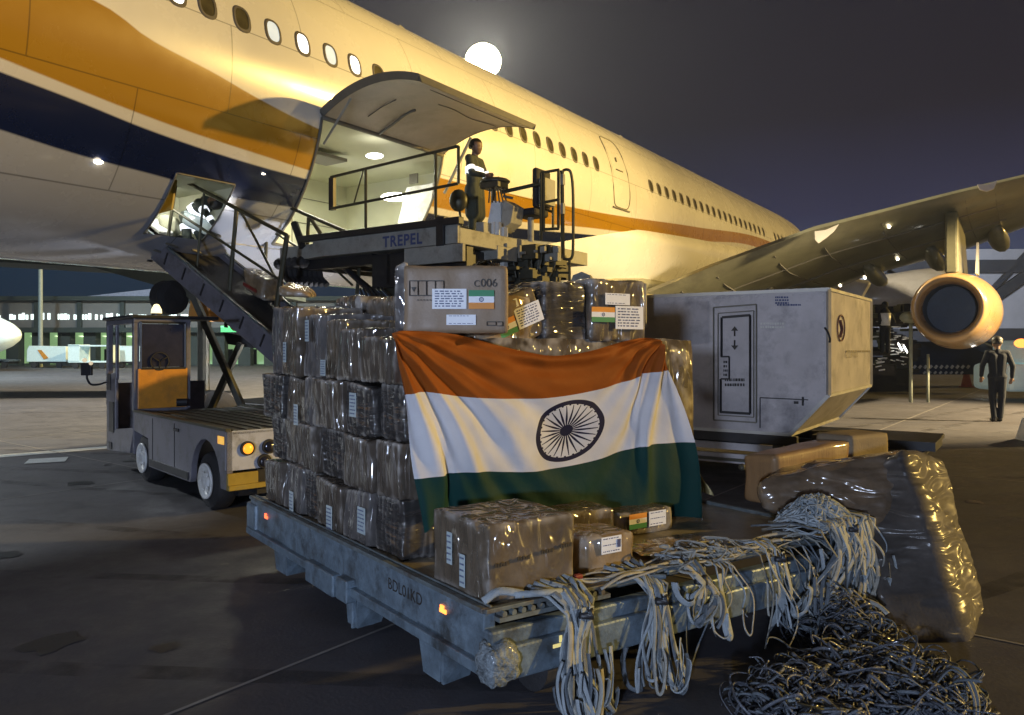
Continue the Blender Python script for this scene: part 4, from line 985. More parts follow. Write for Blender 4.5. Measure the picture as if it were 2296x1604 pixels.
def flag_mat():
    m = bpy.data.materials.new('flag_cloth'); m.use_nodes = True; nt = m.node_tree; b_ = nt.nodes['Principled BSDF']
    nd = nt.nodes.new; lk = nt.links.new
    uv = nd('ShaderNodeUVMap'); uv.uv_map = 'flag'; s = nd('ShaderNodeSeparateXYZ'); lk(uv.outputs[0], s.inputs[0])
    def math_(op, a_, b2=None):
        n_ = nd('ShaderNodeMath'); n_.operation = op
        for i, q in enumerate((a_, b2)):
            if q is None: continue
            if isinstance(q, (int, float)): n_.inputs[i].default_value = q
            else: lk(q, n_.inputs[i])
        return n_.outputs[0]
    def mixc(f, a_, c_):
        x = nd('ShaderNodeMix'); x.data_type = 'RGBA'; lk(f, x.inputs[0])
        for i, q in ((6, a_), (7, c_)):
            if isinstance(q, tuple): x.inputs[i].default_value = (*q, 1)
            else: lk(q, x.inputs[i])
        return x.outputs[2]
    c = mixc(math_('GREATER_THAN', s.outputs[1], 1/3), (.004, .042, .038), (.68, .69, .73))
    c = mixc(math_('GREATER_THAN', s.outputs[1], 2/3), c, (.30, .075, .006))
    dx = math_('MULTIPLY', math_('SUBTRACT', s.outputs[0], .538), 1/.124); dy = math_('MULTIPLY', math_('SUBTRACT', s.outputs[1], .5), 1/.137)
    r = math_('SQRT', math_('ADD', math_('MULTIPLY', dx, dx), math_('MULTIPLY', dy, dy)))
    an = math_('ARCTAN2', dy, dx); sec = math_('ABSOLUTE', math_('SUBTRACT', math_('FRACT', math_('MULTIPLY', an, 24/(2*pi))), .5))  # 0 at spoke axis
    wid = math_('MULTIPLY', math_('SUBTRACT', 1.0, math_('ABSOLUTE', math_('SUBTRACT', math_('MULTIPLY', r, 1.5), .55))), .36)
    wv = math_('DIVIDE', math_('MAXIMUM', wid, 0.02), math_('ADD', math_('MULTIPLY', r, 2.6), .25))
    spoke = math_('MULTIPLY', math_('LESS_THAN', sec, wv), math_('LESS_THAN', r, .82))
    ring = math_('MULTIPLY', math_('LESS_THAN', r, 1.0), math_('GREATER_THAN', math_('ADD', r, math_('MULTIPLY', math_('LESS_THAN', math_('ABSOLUTE', math_('SUBTRACT', sec, .5)), .13), .035)), .845))
    hub = math_('LESS_THAN', r, .17)
    mask = math_('MAXIMUM', math_('MAXIMUM', spoke, ring), hub)
    c = mixc(mask, c, (.010, .012, .045))
    n = nd('ShaderNodeTexNoise'); n.inputs['Scale'].default_value = 6; n.inputs['Detail'].default_value = 5
    rp = ramp(nt, [(.3, (.88, .88, .88)), (.7, (1.06, 1.06, 1.06))], n.outputs[0])
    x = nd('ShaderNodeMix'); x.data_type = 'RGBA'; x.blend_type = 'MULTIPLY'; x.inputs[0].default_value = 1; lk(c, x.inputs[6]); lk(rp.outputs[0], x.inputs[7])
    lk(x.outputs[2], b_.inputs['Base Color']); b_.inputs['Roughness'].default_value = .72; b_.inputs['Specular IOR Level'].default_value = .25
    wv_ = nd('ShaderNodeTexNoise'); wv_.inputs['Scale'].default_value = 25; wv_.inputs['Detail'].default_value = 3
    bp = nd('ShaderNodeBump'); bp.inputs['Strength'].default_value = .35; bp.inputs['Distance'].default_value = .01; lk(wv_.outputs[0], bp.inputs['Height']); lk(bp.outputs[0], b_.inputs['Normal'])
    tr_ = nd('ShaderNodeBsdfTranslucent'); lk(x.outputs[2], tr_.inputs[0]); ms = nd('ShaderNodeMixShader'); ms.inputs[0].default_value = .22
    out = nt.nodes['Material Output']; lk(b_.outputs[0], ms.inputs[1]); lk(tr_.outputs[0], ms.inputs[2]); lk(ms.outputs[0], out.inputs[0])
    return m
fob.data.materials.clear(); fob.data.materials.append(flag_mat())
tag(fob, 'large saffron, white and green flag with navy spoked wheel draped over the cartons', 'flag')
b = MB(); b.tube(catmull([flagp(1, 1), flagp(1, 1)-UZ*.05+R_*.01, flagp(1, 1)-UZ*.08-R_*.008, flagp(1, 1)-UZ*.05-R_*.015, flagp(1, 1)-UZ*.01], 6), .004, 5)
b.build('hoist_loop', M['strap2'], fob)

# ------------------------------------------------------------------ the three boxes on top
def top_box(lab, o, ex, ey, ez, mt, seed, r=.018, amp=.01, n=16, fold=.003, nm='wrapped_carton'):
    root = thing(nm, lab, 'carton', V(o), 'labelled cartons on top of the stack')
    soft_box(corners(o, ex, ey, ez), n=n, r=r, amp=amp, freq=6, seed=seed, fold=fold).build('film', M[mt], root, smooth=True, merge=True); return root
# A: big printed carton
NA = V((0, -1, 0)); oA = W(906, 748, 4.12); eA = V((234/F*4.12, 0, 0)); dA = V((-.05, .40, 0))
hA = .37
tA = top_box('big brown carton reading 006 with a paper label and upside-down flag sticker', oA, eA, dA, UZ*hA, 'carton_print', 90, r=.014, amp=.008)
sbx = soft_box(corners(oA-V((.052, -.01, 0)), V((.075, 0, 0)), dA, UZ*(hA+.01)), n=14, r=.02, amp=.022, freq=12, seed=91, fold=.02); sbx.build('film_fold', M['film_pale'], tA, smooth=True, merge=True)
def onA(x, y, off=.012): return ray_plane(x, y, oA+NA*off, NA)
def rect(px, off=.012, f=onA):
    (x0, y0), (x1, y1) = px; a_ = f(x0, y1, off); c_ = f(x1, y1, off); d_ = f(x0, y0, off); return a_, (c_-a_), UZ*(d_-a_).z
a_, ex, ey = rect([(969, 648), (1046, 693)]); ex.z = 0; label(tA, a_, ex, ey, lines=7, seed=51, nrm=NF)
a_, ex, ey = rect([(1051, 651), (1108, 693)]); ex.z = 0; flag_label(tA, a_, ex, ey, flip=True, nrm=NF)
a_, ex, ey = rect([(1001, 706), (1067, 729)]); ex.z = 0; label(tA, a_, ex, ey, lines=2, seed=53, nrm=NF)
text('006', .062, onA(1077, 643), V((1, 0, 0)), UZ, M['black_ink'], tA, 'stencil'); text('C', .05, onA(1062, 643), V((1, 0, 0)), UZ, M['black_ink'], tA, 'stencil')
b = MB(); fr_ = lambda x0, y0, x1, y1: b.bar(onA(x0, y0), onA(x1, y1), .003, .005)
for x in (918, 937, 956, 976, 995): fr_(x, 630, x, 663)
fr_(918, 630, 995, 630); fr_(918, 663, 995, 663); b.prism([onA(922, 644), onA(933, 644), onA(927, 655)], NA*.002)
for k in range(5): fr_(935+7*k, 673, 939+7*k, 673)
fr_(1092, 722, 1112, 722); fr_(1092, 730, 1112, 730); fr_(1115, 722, 1127, 722); fr_(1115, 731, 1127, 731); fr_(1092, 722, 1092, 731); fr_(1112, 722, 1112, 731); fr_(1127, 722, 1127, 731)
b.build('handling_marks', M['black_ink'], tA)
b = MB(); b.grid(lambda u, v: oA+eA*(.66+.26*u)+dA*(.05+.8*v)+UZ*(hA+.006+.045*sin(pi*u)*(.4+.6*abs(noise.noise(V((u*5, v*5, 1)))))+.01*noise.noise(V((u*20, v*20, 3)))), 16, 14); b.build('loose_film', M['film_pale'], tA, smooth=True)
# B: tilted carton
rotB = Matrix.Rotation(radians(-21), 3, NF)
oB = ray_plane(1128, 792, FP0+Q*.16, NF); exB = rotB @ (-R_ if False else R_); 
if exB.z < 0: rotB = Matrix.Rotation(radians(21), 3, NF); exB = rotB @ R_
eyB = rotB @ UZ
tB = top_box('tilted wrapped carton with skewed labels wedged between two upright boxes', oB, exB*.345, Q*.34, eyB*.30, 'film_box2', 92, r=.02)
oBn = oB+NF*.014
def onB(x, y, w_, h_): return oBn+exB*x+eyB*y
label(tB, onB(.15, .09, 0, 0), exB*.19, eyB*.125, lines=7, seed=61, nrm=NF)
label(tB, onB(.045, .225, 0, 0), exB*.15, eyB*.05, lines=2, seed=62, nrm=NF)
flag_label(tB, onB(.0, .085, 0, 0), exB*.14, eyB*.10, nrm=NF)
b = MB(); b.box(onB(.10, .0, 0, 0), exB*.012, eyB*.09, NF*.003); b.build('tape', M['label_dirty'], tB)
# C: tall wrapped carton at the end
oC = ray_plane(1325, 766, FP0+Q*.12, NF); eC = R_*((ray_plane(1450, 766, FP0+Q*.12, NF)-oC).length*.98)
tC = top_box('crinkly upright wrapped carton with flag sticker and paper labels, nearest the grey container', oC, eC, Q*.55, UZ*.40, 'film_box2', 93, r=.02, amp=.018, fold=.010, n=18)
def onC(x, y, off=.02): return ray_plane(x, y, oC+NF*off, NF)
for (px, kind, ln_) in (([(1326, 688), (1378, 722)], 'f', 0), ([(1380, 686), (1442, 738)], 'l', 7), ([(1357, 657), (1412, 683)], 'l', 2)):
    a_, ex, ey = rect(px, .02, onC); ex.z = 0
    (flag_label(tC, a_, ex, ey, nrm=NF) if kind == 'f' else label(tC, a_, ex, ey, lines=ln_, seed=66, nrm=NF))
text('A', .06, onC(1381, 762), R_, UZ, M['black_ink'], tC, 'stencil')
tD = top_box('brown film-wrapped carton standing just behind the tilted one on the stack', oC-R_*.34+Q*.03, R_*.33, Q*.5, UZ*.37, 'film_dark', 94, amp=.02, fold=.01)

# ------------------------------------------------------------------ cargo container on its transporter
CO = W(1858, 890, 8.5); CO.z = 0
CL = -L; LB = .62; HT = 1.66; CLn = 2.9; CD = 2.55; CUT = .42; CZ = .47
CP = lambda s_, w_, z: CO+CL*s_+A*w_+UZ*z
UL = thing('air_cargo_container', 'grey metal air cargo container with slanted lower edge and outlined door panel', 'container', CP(1.5, 1.2, LB))
sec = [CP(0, 0, LB+CZ), CP(CUT, 0, LB), CP(CLn, 0, LB), CP(CLn, 0, LB+HT), CP(0, 0, LB+HT)]
b = MB(); b.prism(sec, A*CD); b.build('shell', M['uld'], UL, bevel=.006)
b = MB()
pts = sec
for p, q in zip(pts, pts[1:]+pts[:1]):
    for w_ in (-.012, CD-.02): b.bar(p+A*w_+A*.015, q+A*w_+A*.015, .035, .04)
for p in pts: b.bar(p, p+A*CD, .035)
b.build('edge_frame', M['uld_edge'], UL)
def onU(x, y, off=.012): return ray_plane(x, y, CO-A*off, A)
b = MB()
def fbar(x0, y0, x1, y1, w_=.012, off=.008): b.bar(onU(x0, y0, off), onU(x1, y1, off), .008, w_)
def frect(x0, y0, x1, y1, y2, y3, w_=.012): fbar(x0, y0, x1, y1, w_); fbar(x1, y1, x1, y3, w_); fbar(x1, y3, x0, y2, w_); fbar(x0, y2, x0, y0, w_)
frect(1600, 690, 1696, 683, 942, 948, .018); frect(1610, 703, 1690, 697, 931, 936, .012)
b.build('door_frame', M['seal'], UL)
b = MB(); fbar(1619, 712, 1682, 707, .03); fbar(1682, 707, 1682, 928, .03); fbar(1682, 928, 1614, 924, .03)
fbar(1616, 924, 1616, 850, .03); fbar(1616, 850, 1635, 850, .02); fbar(1635, 850, 1635, 800, .02); fbar(1635, 800, 1616, 800, .02); fbar(1618, 800, 1618, 712, .03)
b.build('door_seal', M['black'], UL)
b = MB()
for (x, y, s_) in ((1647, 742, 1), (1647, 775, -1)):
    b.prism([onU(x-8, y, .012), onU(x+8, y, .012), onU(x, y-10*s_, .012)], A*.003); b.bar(onU(x, y, .011), onU(x, y+12*s_, .011), .004, .02)
b.build('arrow_mark', M['black_ink'], UL)
def scrib(x, y, w_, rows_, sz, parent=UL, mt=None, plane=None, seed=1, f=None, dx=1):
    rg = random.Random(seed); b = MB(); f = f or onU
    for r0 in range(rows_):
        xx = x
        while xx < x+w_:
            l_ = rg.uniform(2, 5); b.bar(f(xx, y+r0*sz*1.6, .011), f(min(xx+l_, x+w_), y+r0*sz*1.6, .011), .003, .0048*sz); xx += l_+rg.uniform(1.2, 2.5)
    return b.build('print', mt or M['black_ink'], parent)
b = MB()
for k in range(34):
    for w_ in (-.014,): b.lathe(CP(.06+k*.083, w_, LB+HT-.05), -A, [(0, .007), (.003, .005)], 6)
for k in range(14): b.lathe(CP(.05, -.014, LB+CZ+.1+k*.08), -A, [(0, .007), (.003, .005)], 6)
b.build('rivet_row', M['uld_edge'], UL)
scrib(1625, 852, 44, 2, 7, seed=3); scrib(1738, 667, 30, 3, 4, mt=M['ink'], seed=4); scrib(1742, 684, 55, 1, 4, mt=M['ink'], seed=5)
scrib(1705, 726, 55, 2, 5, mt=M['uld_edge'], seed=6); scrib(1622, 812, 9, 4, 6, seed=7)
b = MB(); b.bar(onU(1704, 892), onU(1704, 960), .004, .012); b.bar(onU(1704, 892), onU(1812, 897), .004, .012)
b.cbox(onU(1785, 903), CL*.05, A*.01, UZ*.03); b.cbox(onU(1800, 900), CL*.02, A*.02, UZ*.1); b.build('access_panel', M['black'], UL)
b = MB(); b.tube(catmull([onU(1849, 735, .02), onU(1856, 745, .04), onU(1861, 760, .03), onU(1860, 768, .02)], 4), .012, 6); b.build('handle', M['rubber'], UL)
def onV(x, y, off=.012): return ray_plane(x, y, CO+L*off, L)
cx_, cy_ = 1886, 736; b = MB()
b.tube([onV(cx_+8*cos(q*pi/12), cy_+29*sin(q*pi/12)) for q in range(24)], .009, 5, closed=True); b.tube([onV(1884, 720), onV(1888, 738), onV(1884, 755)], .02, 5); b.build('round_logo', mat('maroon_mark', (.14, .06, .05), .6), UL)
text('ALC 28110 KB', .12, onV(1896, 803), A, UZ, M['uld_edge'] if False else mat('faded_print', (.26, .23, .17), .6), UL, 'container_number')
b = MB(); scrib(1898, 788, 58, 1, 5, mt=mat('faded_print_rows', (.24, .21, .15), .6), f=onV, seed=9)
TD = thing('container_transporter', 'low black and grey transporter with rail, standing under the grey container', 'transporter', CP(1.5, 1.2, 0))
b = MB(); b.box(CP(.34, -.02, LB-.13), CL*2.7, A*.08, UZ*.115); b.box(CP(.0, .9, LB-.13), CL*3.0, A*.08, UZ*.1); b.box(CP(-.9, .15, LB-.2), CL*4, A*2.4, UZ*.06); b.build('side_rail', M['black'], TD, bevel=.008)
b = MB(); b.box(CP(.5, .06, LB-.235), CL*2.6, A*.05, UZ*.085); b.box(CP(.75, .08, LB-.40), CL*2.4, A*.05, UZ*.115); b.build('skirt', M['uld'], TD)
b = MB(); b.box(CP(.8, .03, LB-.37), CL*2.4, A*.03, UZ*.035); b.box(CP(.5, .0, LB-.17), CL*.12, A*.06, UZ*.05); b.bar(CP(1.9, .0, LB-.12), CP(1.9, .0, LB-.3), .02); b.bar(CP(1.9, .0, LB-.27), CP(1.75, .0, LB-.27), .02); b.build('rail_stop', M['darkmetal'], TD)
for (s_, w_) in ((.6, .3), (2.6, .3), (.6, 2.2), (2.6, 2.2)):
    b = MB(); b.lathe(CP(s_, w_, .2)-L*.06, L, [(0, .12), (.02, .2), (.1, .2), (.12, .12)], 20); b.build('wheel', M['rubber'], TD)
b = MB(); b.cyl(W(1688, 1055, 7.4), W(1688, 1055, 7.4)+UZ*.06, .05, 10); b.ball(W(1664, 1048, 7.2), .035); b.build('lock_knob', M['darkmetal'], TD)
# brackets and black deck on the far side
b = MB(); b.box(W(1745, 1070, 7.6)-UZ*.0, L*1.1, A*1.7, UZ*.06); b.box(CP(-1.0, .5, LB-.14), CL*1.3, A*.7, UZ*.1); b.build('deck_plate', M['black'], TD)

# ------------------------------------------------------------------ wrapped goods at the far corner of the dolly
cb = W(1745, 1128, 5.35); cb.z = .505
CB = thing('cardboard_box', 'long tan cardboard box half covered with stretch film, beside the grey container', 'carton', cb)
b1 = soft_box([cb, cb+R_*.85, cb+R_*.85+Q*.3, cb+Q*.3, cb-R_*.03+UZ*.37, cb+R_*.86+UZ*.42, cb+R_*.86+Q*.3+UZ*.40, cb-R_*.0+Q*.3+UZ*.34], n=12, r=.03, amp=.02, seed=101)
b1.build('film', mat('plain_tan_board', (.25, .15, .07), .6, var=.12, vs=5, bump=.25, bs=18, coat=.35, stretch=(4, 4, .5)), CB, smooth=True, merge=True)
c2 = cb+R_*.86
b2 = soft_box(corners(c2+UZ*.02, R_*.5-UZ*.0, Q*.3, UZ*.43), n=10, r=.02, amp=.01, seed=102); b2.build('flap', M['cardboard'], CB, smooth=True, merge=True)
WB = thing('wrapped_bundle', 'long limp bundle in dark crumpled plastic leaning from the dolly down to the ground', 'wrapped bundle', G(2190, 1420))
TLf, TRf, TRb = W(1700, 1098, 5.0), W(2020, 992, 4.95), W(2122, 1022, 5.35)
BRf, BRb, BLf = G(2188, 1440), G(2232, 1392), G(1975, 1450)
TLf2 = W(1905, 1075, 5.1)
c8 = [BLf, BRf, BRb+V((0, .05, 0)), BLf+(BRb-BRf)+V((0, .1, 0)), TLf2, TRf, TRb, TLf2+(TRb-TRf)+V((0, .2, 0))]
b = soft_box(c8, n=44, r=.085, amp=.035, freq=3, seed=110, fold=.014, fvec=(5, 5, 30)); b.build('plastic', M['plastic_dark'], WB, smooth=True, merge=True)
b = soft_box([W(1712, 1150, 4.95), W(2010, 1250, 4.6), W(2060, 1200, 5.3), W(1760, 1110, 5.6), W(1688, 1082, 4.95), W(2010, 1015, 4.98), W(2060, 1010, 5.5), W(1740, 1040, 5.6)], n=30, r=.09, amp=.05, freq=4, seed=120, fold=.022, fvec=(7, 7, 26))
b.build('loose_plastic', M['plastic_left'], WB, smooth=True, merge=True)

# ------------------------------------------------------------------ straps and netting
def path_strand(rg, top, bot, wig=.05, loops=0, sh=(0, 0, 0)):
    top, bot = V(top), V(bot); L_ = (top-bot).length; n_ = 9; pts = []
    a1, a2, p1, p2, f1, f2_ = rg.uniform(.2, 1)*wig, rg.uniform(.2, 1)*wig*.7, rg.uniform(0, 6.3), rg.uniform(0, 6.3), rg.uniform(2, 5), rg.uniform(2, 5)
    for k in range(n_+1):
        t = k/n_; env = min(1, t*2.5)*(.5+.5*t)
        pts.append(lerp(top, bot, t)+V((a1*sin(p1+f1*t)*env+sh[0]*sin(sh[2]+3.6*t)*env, a2*sin(p2+f2_*t)*env+sh[1]*sin(sh[2]*2+3*t)*env, 0)))
    if loops:      # a loop: the strand turns and runs back up
        q = pts[-1]; sx, up_ = rg.uniform(-.12, .12), L_*rg.uniform(.15, .6); dx_ = .03+abs(sx)*.5
        pts += [q+V((sx*.35, -.01, -.008)), q+V((sx*.8, .0, .03)), q+V((sx, .0, .08+up_*.3)), q+V((sx*.8, .01, up_))]
    pts = [V((p.x, p.y, max(p.z, .012))) for p in pts]
    return catmull(pts, 4)
def bundle(lab, u, v, ztop, zbot, n_, spread, seed, r=(.007, .0155), mt='strap', lean=0, drape=.12, name='cargo_strap_bundle', wig=.04, zr=.1, knot=True):
    rg = random.Random(seed); root = thing(name, lab, 'straps', DP(u, v, ztop), 'straps hanging over the dolly end')
    shr = (rg.uniform(-.05, .05), rg.uniform(-.02, .02), rg.uniform(0, 6))
    b = MB()
    for k in range(int(n_*1.2)):
        uu = u+rg.gauss(0, spread*.35); top = DP(uu, v+rg.uniform(-.01, .02), ztop+rg.uniform(-.02, .03)); back = DP(uu+rg.uniform(-.15, .05), v+drape+rg.uniform(0, .08), DZ+.02+rg.uniform(0, .05))
        bot = DP(u+lean+rg.gauss(0, spread*.6), v-.04+rg.uniform(-.10, .04), max(.012, zbot+rg.uniform(-zr, zr)))
        pth = path_strand(rg, top, bot, wig, loops=rg.choice((0, 1)), sh=shr)
        pth = catmull([back, lerp(back, top, .6)+UZ*.03], 4)+pth
        b.tube(pth, rg.uniform(*r), 6, flat=rg.uniform(.09, .2), m=rg.choice((0, 0, 1, 2, 2)))
    for k in range(max(1, n_//12)):
        uu = u+rg.uniform(-.5, .5)*spread; q = path_strand(rg, DP(uu, v-.02, ztop), DP(uu+lean, v-.08, max(.02, zbot+rg.uniform(0, .12))), wig*.6, 1, shr); b.tube(q, .019, 8, flat=.09)
    b.build('strap', [M[mt], M['strap2'], M['strap_dark']], root, smooth=True)
    if knot:
        b = MB(); b.tube([DP(u-.03, v-.02, ztop-.03), DP(u+.03, v-.03, ztop-.045), DP(u+.02, v-.03, ztop-.01)], .016, 8); b.build('buckle', M['black'], root, smooth=True)
    return root
bundle('thick hank of pale grey straps reaching the ground beside the red post', .44, -.115, .47, .02, 34, .12, 201, lean=-.05, zr=.02)
bundle('medium hank of grey straps with looped lower end, second hank from the red post', .90, -.115, .45, .04, 22, .08, 202, lean=-.03, zr=.05)
bundle('short looped strands gathered in a swag over the beam edge', 1.17, -.115, .50, .33, 10, .09, 203, wig=.06, zr=.06)
bundle('few thin single cords dangling in the gap of the dolly end', 1.38, -.115, .48, .14, 6, .22, 204, r=(.004, .006), wig=.07, zr=.1, knot=False)
bundle('group of slim grey cords hanging beside the wide flat ribbon', 1.78, -.115, .52, .10, 9, .14, 205, r=(.005, .008), zr=.1)
root = thing('wide_strap', 'single wide flat grey ribbon strap hanging nearly to the ground', 'straps', DP(1.74, -.14, .2), 'straps hanging over the dolly end')
MB().grid(lambda u, v: DP(1.72+.05*u+.03*sin(v*3), -.125-.03*sin(v*4), .50-.42*v)+Q*(.02*u*sin(v*7)), 3, 20).build('strap', M['strap'], root, smooth=True)
bundle('big tumbling mass of grey straps pouring off the dolly corner', 2.42, -.13, .60, .10, 95, .30, 206, drape=.3, wig=.09, lean=.03, zr=.12, r=(.006, .014))
# strands lying along the deck edge
rg = random.Random(77); root = thing('cargo_strap_bundle', 'long straps lying loosely along the end edge of the dolly deck', 'straps', DP(1.1, 0, DZ), 'straps hanging over the dolly end')
b = MB()
for k in range(24):
    u0 = rg.uniform(.3, 1.7); l_ = rg.uniform(.3, .9); v0 = rg.uniform(-.08, .06)
    b.tube(catmull([DP(u0+l_*t/5, v0+rg.uniform(-.03, .04), DZ+.015+rg.uniform(0, .05)) for t in range(6)], 5), rg.uniform(.005, .01), 6, flat=.5)
for k in range(46):
    c = DP(rg.gauss(1.32, .10), rg.gauss(0.0, .04), DZ+.03); pts = [c+V((rg.uniform(-.09, .09), rg.uniform(-.06, .06), rg.uniform(-.02, .09))) for _ in range(5)]
    b.tube(catmull(pts, 5), rg.uniform(.005, .009), 6, flat=.5)
b.build('strap', M['strap2'], root, smooth=True)
b = MB(); b.cyl(DP(1.02, -.06, DZ+.02), DP(1.2, -.05, DZ+.035), .017, 10); b.cyl(DP(.75, .02, DZ+.02), DP(.98, -.09, DZ+.01), .012, 8); b.build('ratchet_handle', M['galv'], root)
b = MB(); b.cyl(DP(.42, -.06, DZ+.03), DP(.16, .0, DZ+.04), .016, 8); b.tube(catmull([DP(.2, -.01, DZ+.04), DP(.1, .03, DZ+.06), DP(.03, .05, DZ+.02)], 5), .02, 8, flat=.5); b.build('strap_end', M['strap'], root, smooth=True)
# heap on the dolly corner
root = thing('strap_heap', 'knotted heap of grey straps piled on top of the dolly corner', 'straps', DP(2.3, .1, DZ), 'straps hanging over the dolly end')
b = MB(); rg = random.Random(5)
for k in range(130):
    a_, rr_ = rg.uniform(0, 2*pi), rg.uniform(0, 1)**.6
    pts = []
    for j in range(6):
        a_ += rg.uniform(-.9, .9); q = rg.uniform(.2, 1)*rr_
        pts.append(DP(2.36+.33*cos(a_)*q, .05+.24*sin(a_)*q, DZ+.03+.22*(1-q*q)*rg.uniform(.5, 1)))
    b.tube(catmull(pts, 4), rg.uniform(.005, .011), 6, flat=.45)
b.build('strap', M['strap'], root, smooth=True)
# dark netting on the ground
def net_heap(lab, c, rx, ry, h_, n_, seed):
    rg = random.Random(seed); root = thing('cargo_net', lab, 'cargo net', c, 'dark cargo nets on the ground'); b = MB()
    for k in range(n_):
        a_ = rg.uniform(0, 2*pi); q = rg.random()**.5; pts = []
        cc_ = c+V((rx*cos(a_)*q, ry*sin(a_)*q, .02+h_*(1-q*q)*rg.uniform(.3, 1))); r_ = rg.uniform(.015, .075); ph = rg.uniform(0, 6.3); tl = rg.uniform(-1, 1); tl2 = rg.uniform(-1.2, 1.2); el = rg.uniform(.5, 1.3)
        for j in range(rg.randint(5, 11)):
            an = ph+j*.62; rr2_ = r_*(1+.12*j*rg.uniform(.3, 1)); dx_, dy_ = rr2_*cos(an), rr2_*el*sin(an)
            p = cc_+V((dx_, dy_, tl*dx_+tl2*dy_)); pts.append(V((p.x, p.y, max(.01, p.z))))
        b.tube(catmull(pts, 3), rg.uniform(.003, .010), 5, flat=rg.choice((.15, .25, .6)), m=rg.choice((0, 0, 0, 1)))
    b.build('netting', [M['net'], M['strap_dark']], root, smooth=True)
    b = MB(); p = c+V((rg.uniform(-.3, .3)*rx, 0, h_*.9)); b.tube(catmull([p, p+V((.06, .02, .015)), p+V((.13, -.02, 0)), p+V((.16, -.08, -.03))], 4), .014, 6, flat=.2)
    b.build('pale_tape', M['strap2'], root, smooth=True)
net_heap('larger heap of dark cargo netting on the ground under the strap mass', G(1970, 1545), .44, .34, .11, 620, 301)
net_heap('smaller heap of dark cargo netting on the ground close to the dolly wheel', G(1800, 1590), .28, .22, .09, 300, 302)
net_heap('thin tail of dark cargo netting trailing away toward the plastic bundle', G(1890, 1440), .26, .25, .24, 340, 303)
bundle('thin pale cords trailing from the dolly end to the netting heap', 2.05, -.13, .40, .03, 9, .3, 210, r=(.004, .007), mt='strap2', wig=.1, zr=.03, knot=False)
root = thing('loose_strap', 'lone grey strap lying twisted on the ground ahead of the netting', 'straps', G(1740, 1545))
MB().tube(catmull([G(1690, 1535, .01), G(1740, 1560, .05), G(1780, 1572, .09), G(1830, 1548, .06)], 6), .016, 6, flat=.3).build('strap', M['strap'], root, smooth=True)

# ------------------------------------------------------------------ tractor
B0 = V((-2.71, 7.2, 0)); T1_ = V((-.67, .742, 0)); T2_ = V((.742, .67, 0))
TG = lambda s_, w_, z: B0+T1_*s_+T2_*w_+UZ*z
TR = thing('baggage_tractor', 'grey flatbed airport tractor with one-man cab, orange cab panel and amber tail lamp', 'tractor', TG(2, .7, 0))
b = MB(); side = [TG(0, 0, .27), TG(.12, 0, .27)]
arch = [TG(.55-.40*cos(pi*k/10), 0, .27+.44*sin(pi*k/10)*1.0) for k in range(11)]
side = [TG(0, 0, .27)]+arch+[TG(.98, 0, .22), TG(2.35, 0, .22), TG(2.38, 0, .55), TG(2.93, 0, .6), TG(2.93, 0, .83), TG(0, 0, .83)]
b.prism(side, T2_*.06); b.prism([p+T2_*1.3 for p in side], T2_*.06)
b.build('side_panel', M['tug'], TR, bevel=.006)
b = MB(); b.box(TG(.0, .0, .45), T1_*.05, T2_*1.36, UZ*.38); b.build('tail_panel', mat('tail_grey', (.42, .44, .5), .4, var=.1, dirt=(.25, .25, .25), dscale=5), TR, bevel=.008)
b = MB(); b.box(TG(.0, .06, .80), T1_*2.93, T2_*1.24, UZ*.02)
for k in range(9): b.box(TG(.1, .1+.14*k, .82), T1_*2.75, T2_*.05, UZ*.012)
b.build('load_bed', M['darkmetal'], TR)
b = MB(); b.box(TG(0, -.01, .83), T1_*2.93, T2_*.05, UZ*.025); b.box(TG(0, 1.32, .83), T1_*2.93, T2_*.05, UZ*.025); b.build('bed_edge', M['railmetal'], TR)
b = MB(); b.prism([TG(1.02, -.01, .24), TG(2.3, -.01, .24), TG(2.3, -.01, .32), TG(1.02, -.01, .32)], T2_*.03); b.build('step', M['black'], TR)
b = MB(); b.box(TG(1.3, -.014, .72), T1_*.16, T2_*.01, UZ*.03); b.box(TG(1.45, -.004, .3), T1_*.012, T2_*.01, UZ*.5); b.box(TG(2.2, -.004, .3), T1_*.012, T2_*.01, UZ*.5); b.build('panel_catch', M['black'], TR)
b = MB(); b.box(TG(-.03, .0, .27), T1_*.04, T2_*.30, UZ*.16); b.box(TG(-.06, .0, .27), T1_*.05, T2_*1.3, UZ*.05); b.build('rear_bumper', M['yellow'], TR, bevel=.006)
b = MB(); b.box(TG(.0, .3, .2), T1_*.3, T2_*.9, UZ*.24); b.box(TG(.2, .2, .16), T1_*3.6, T2_*.9, UZ*.2); b.build('chassis', M['black'], TR)
for (w_, z, mt, r_) in ((.20, .655, 'amber', .058), (.42, .655, 'cleardark', .06), (.37, .515, 'cleardark', .058), (1.16, .655, 'redpaint', .058), (.96, .655, 'cleardark', .058)):
    b = MB(); b.lathe(TG(.0, w_, z), -T1_, [(0, r_+.014), (.025, r_+.01)], 24); rm = b.build('lamp_housing', M['black'], TR)
    b = MB(); b.lathe(TG(-.024, w_, z), -T1_, [(0, r_-.006), (.012, r_*.8), (.017, 0.002)], 24); b.build('tail_lamp', M[mt], rm, smooth=True)
b = MB(); b.box(TG(.06, -.006, .70), T1_*.15, T2_*.006, UZ*.075); b.build('side_marker', mat('amber_reflector', (.8, .45, .08), .3, emit=(1, .5, .05), es=.7), TR)
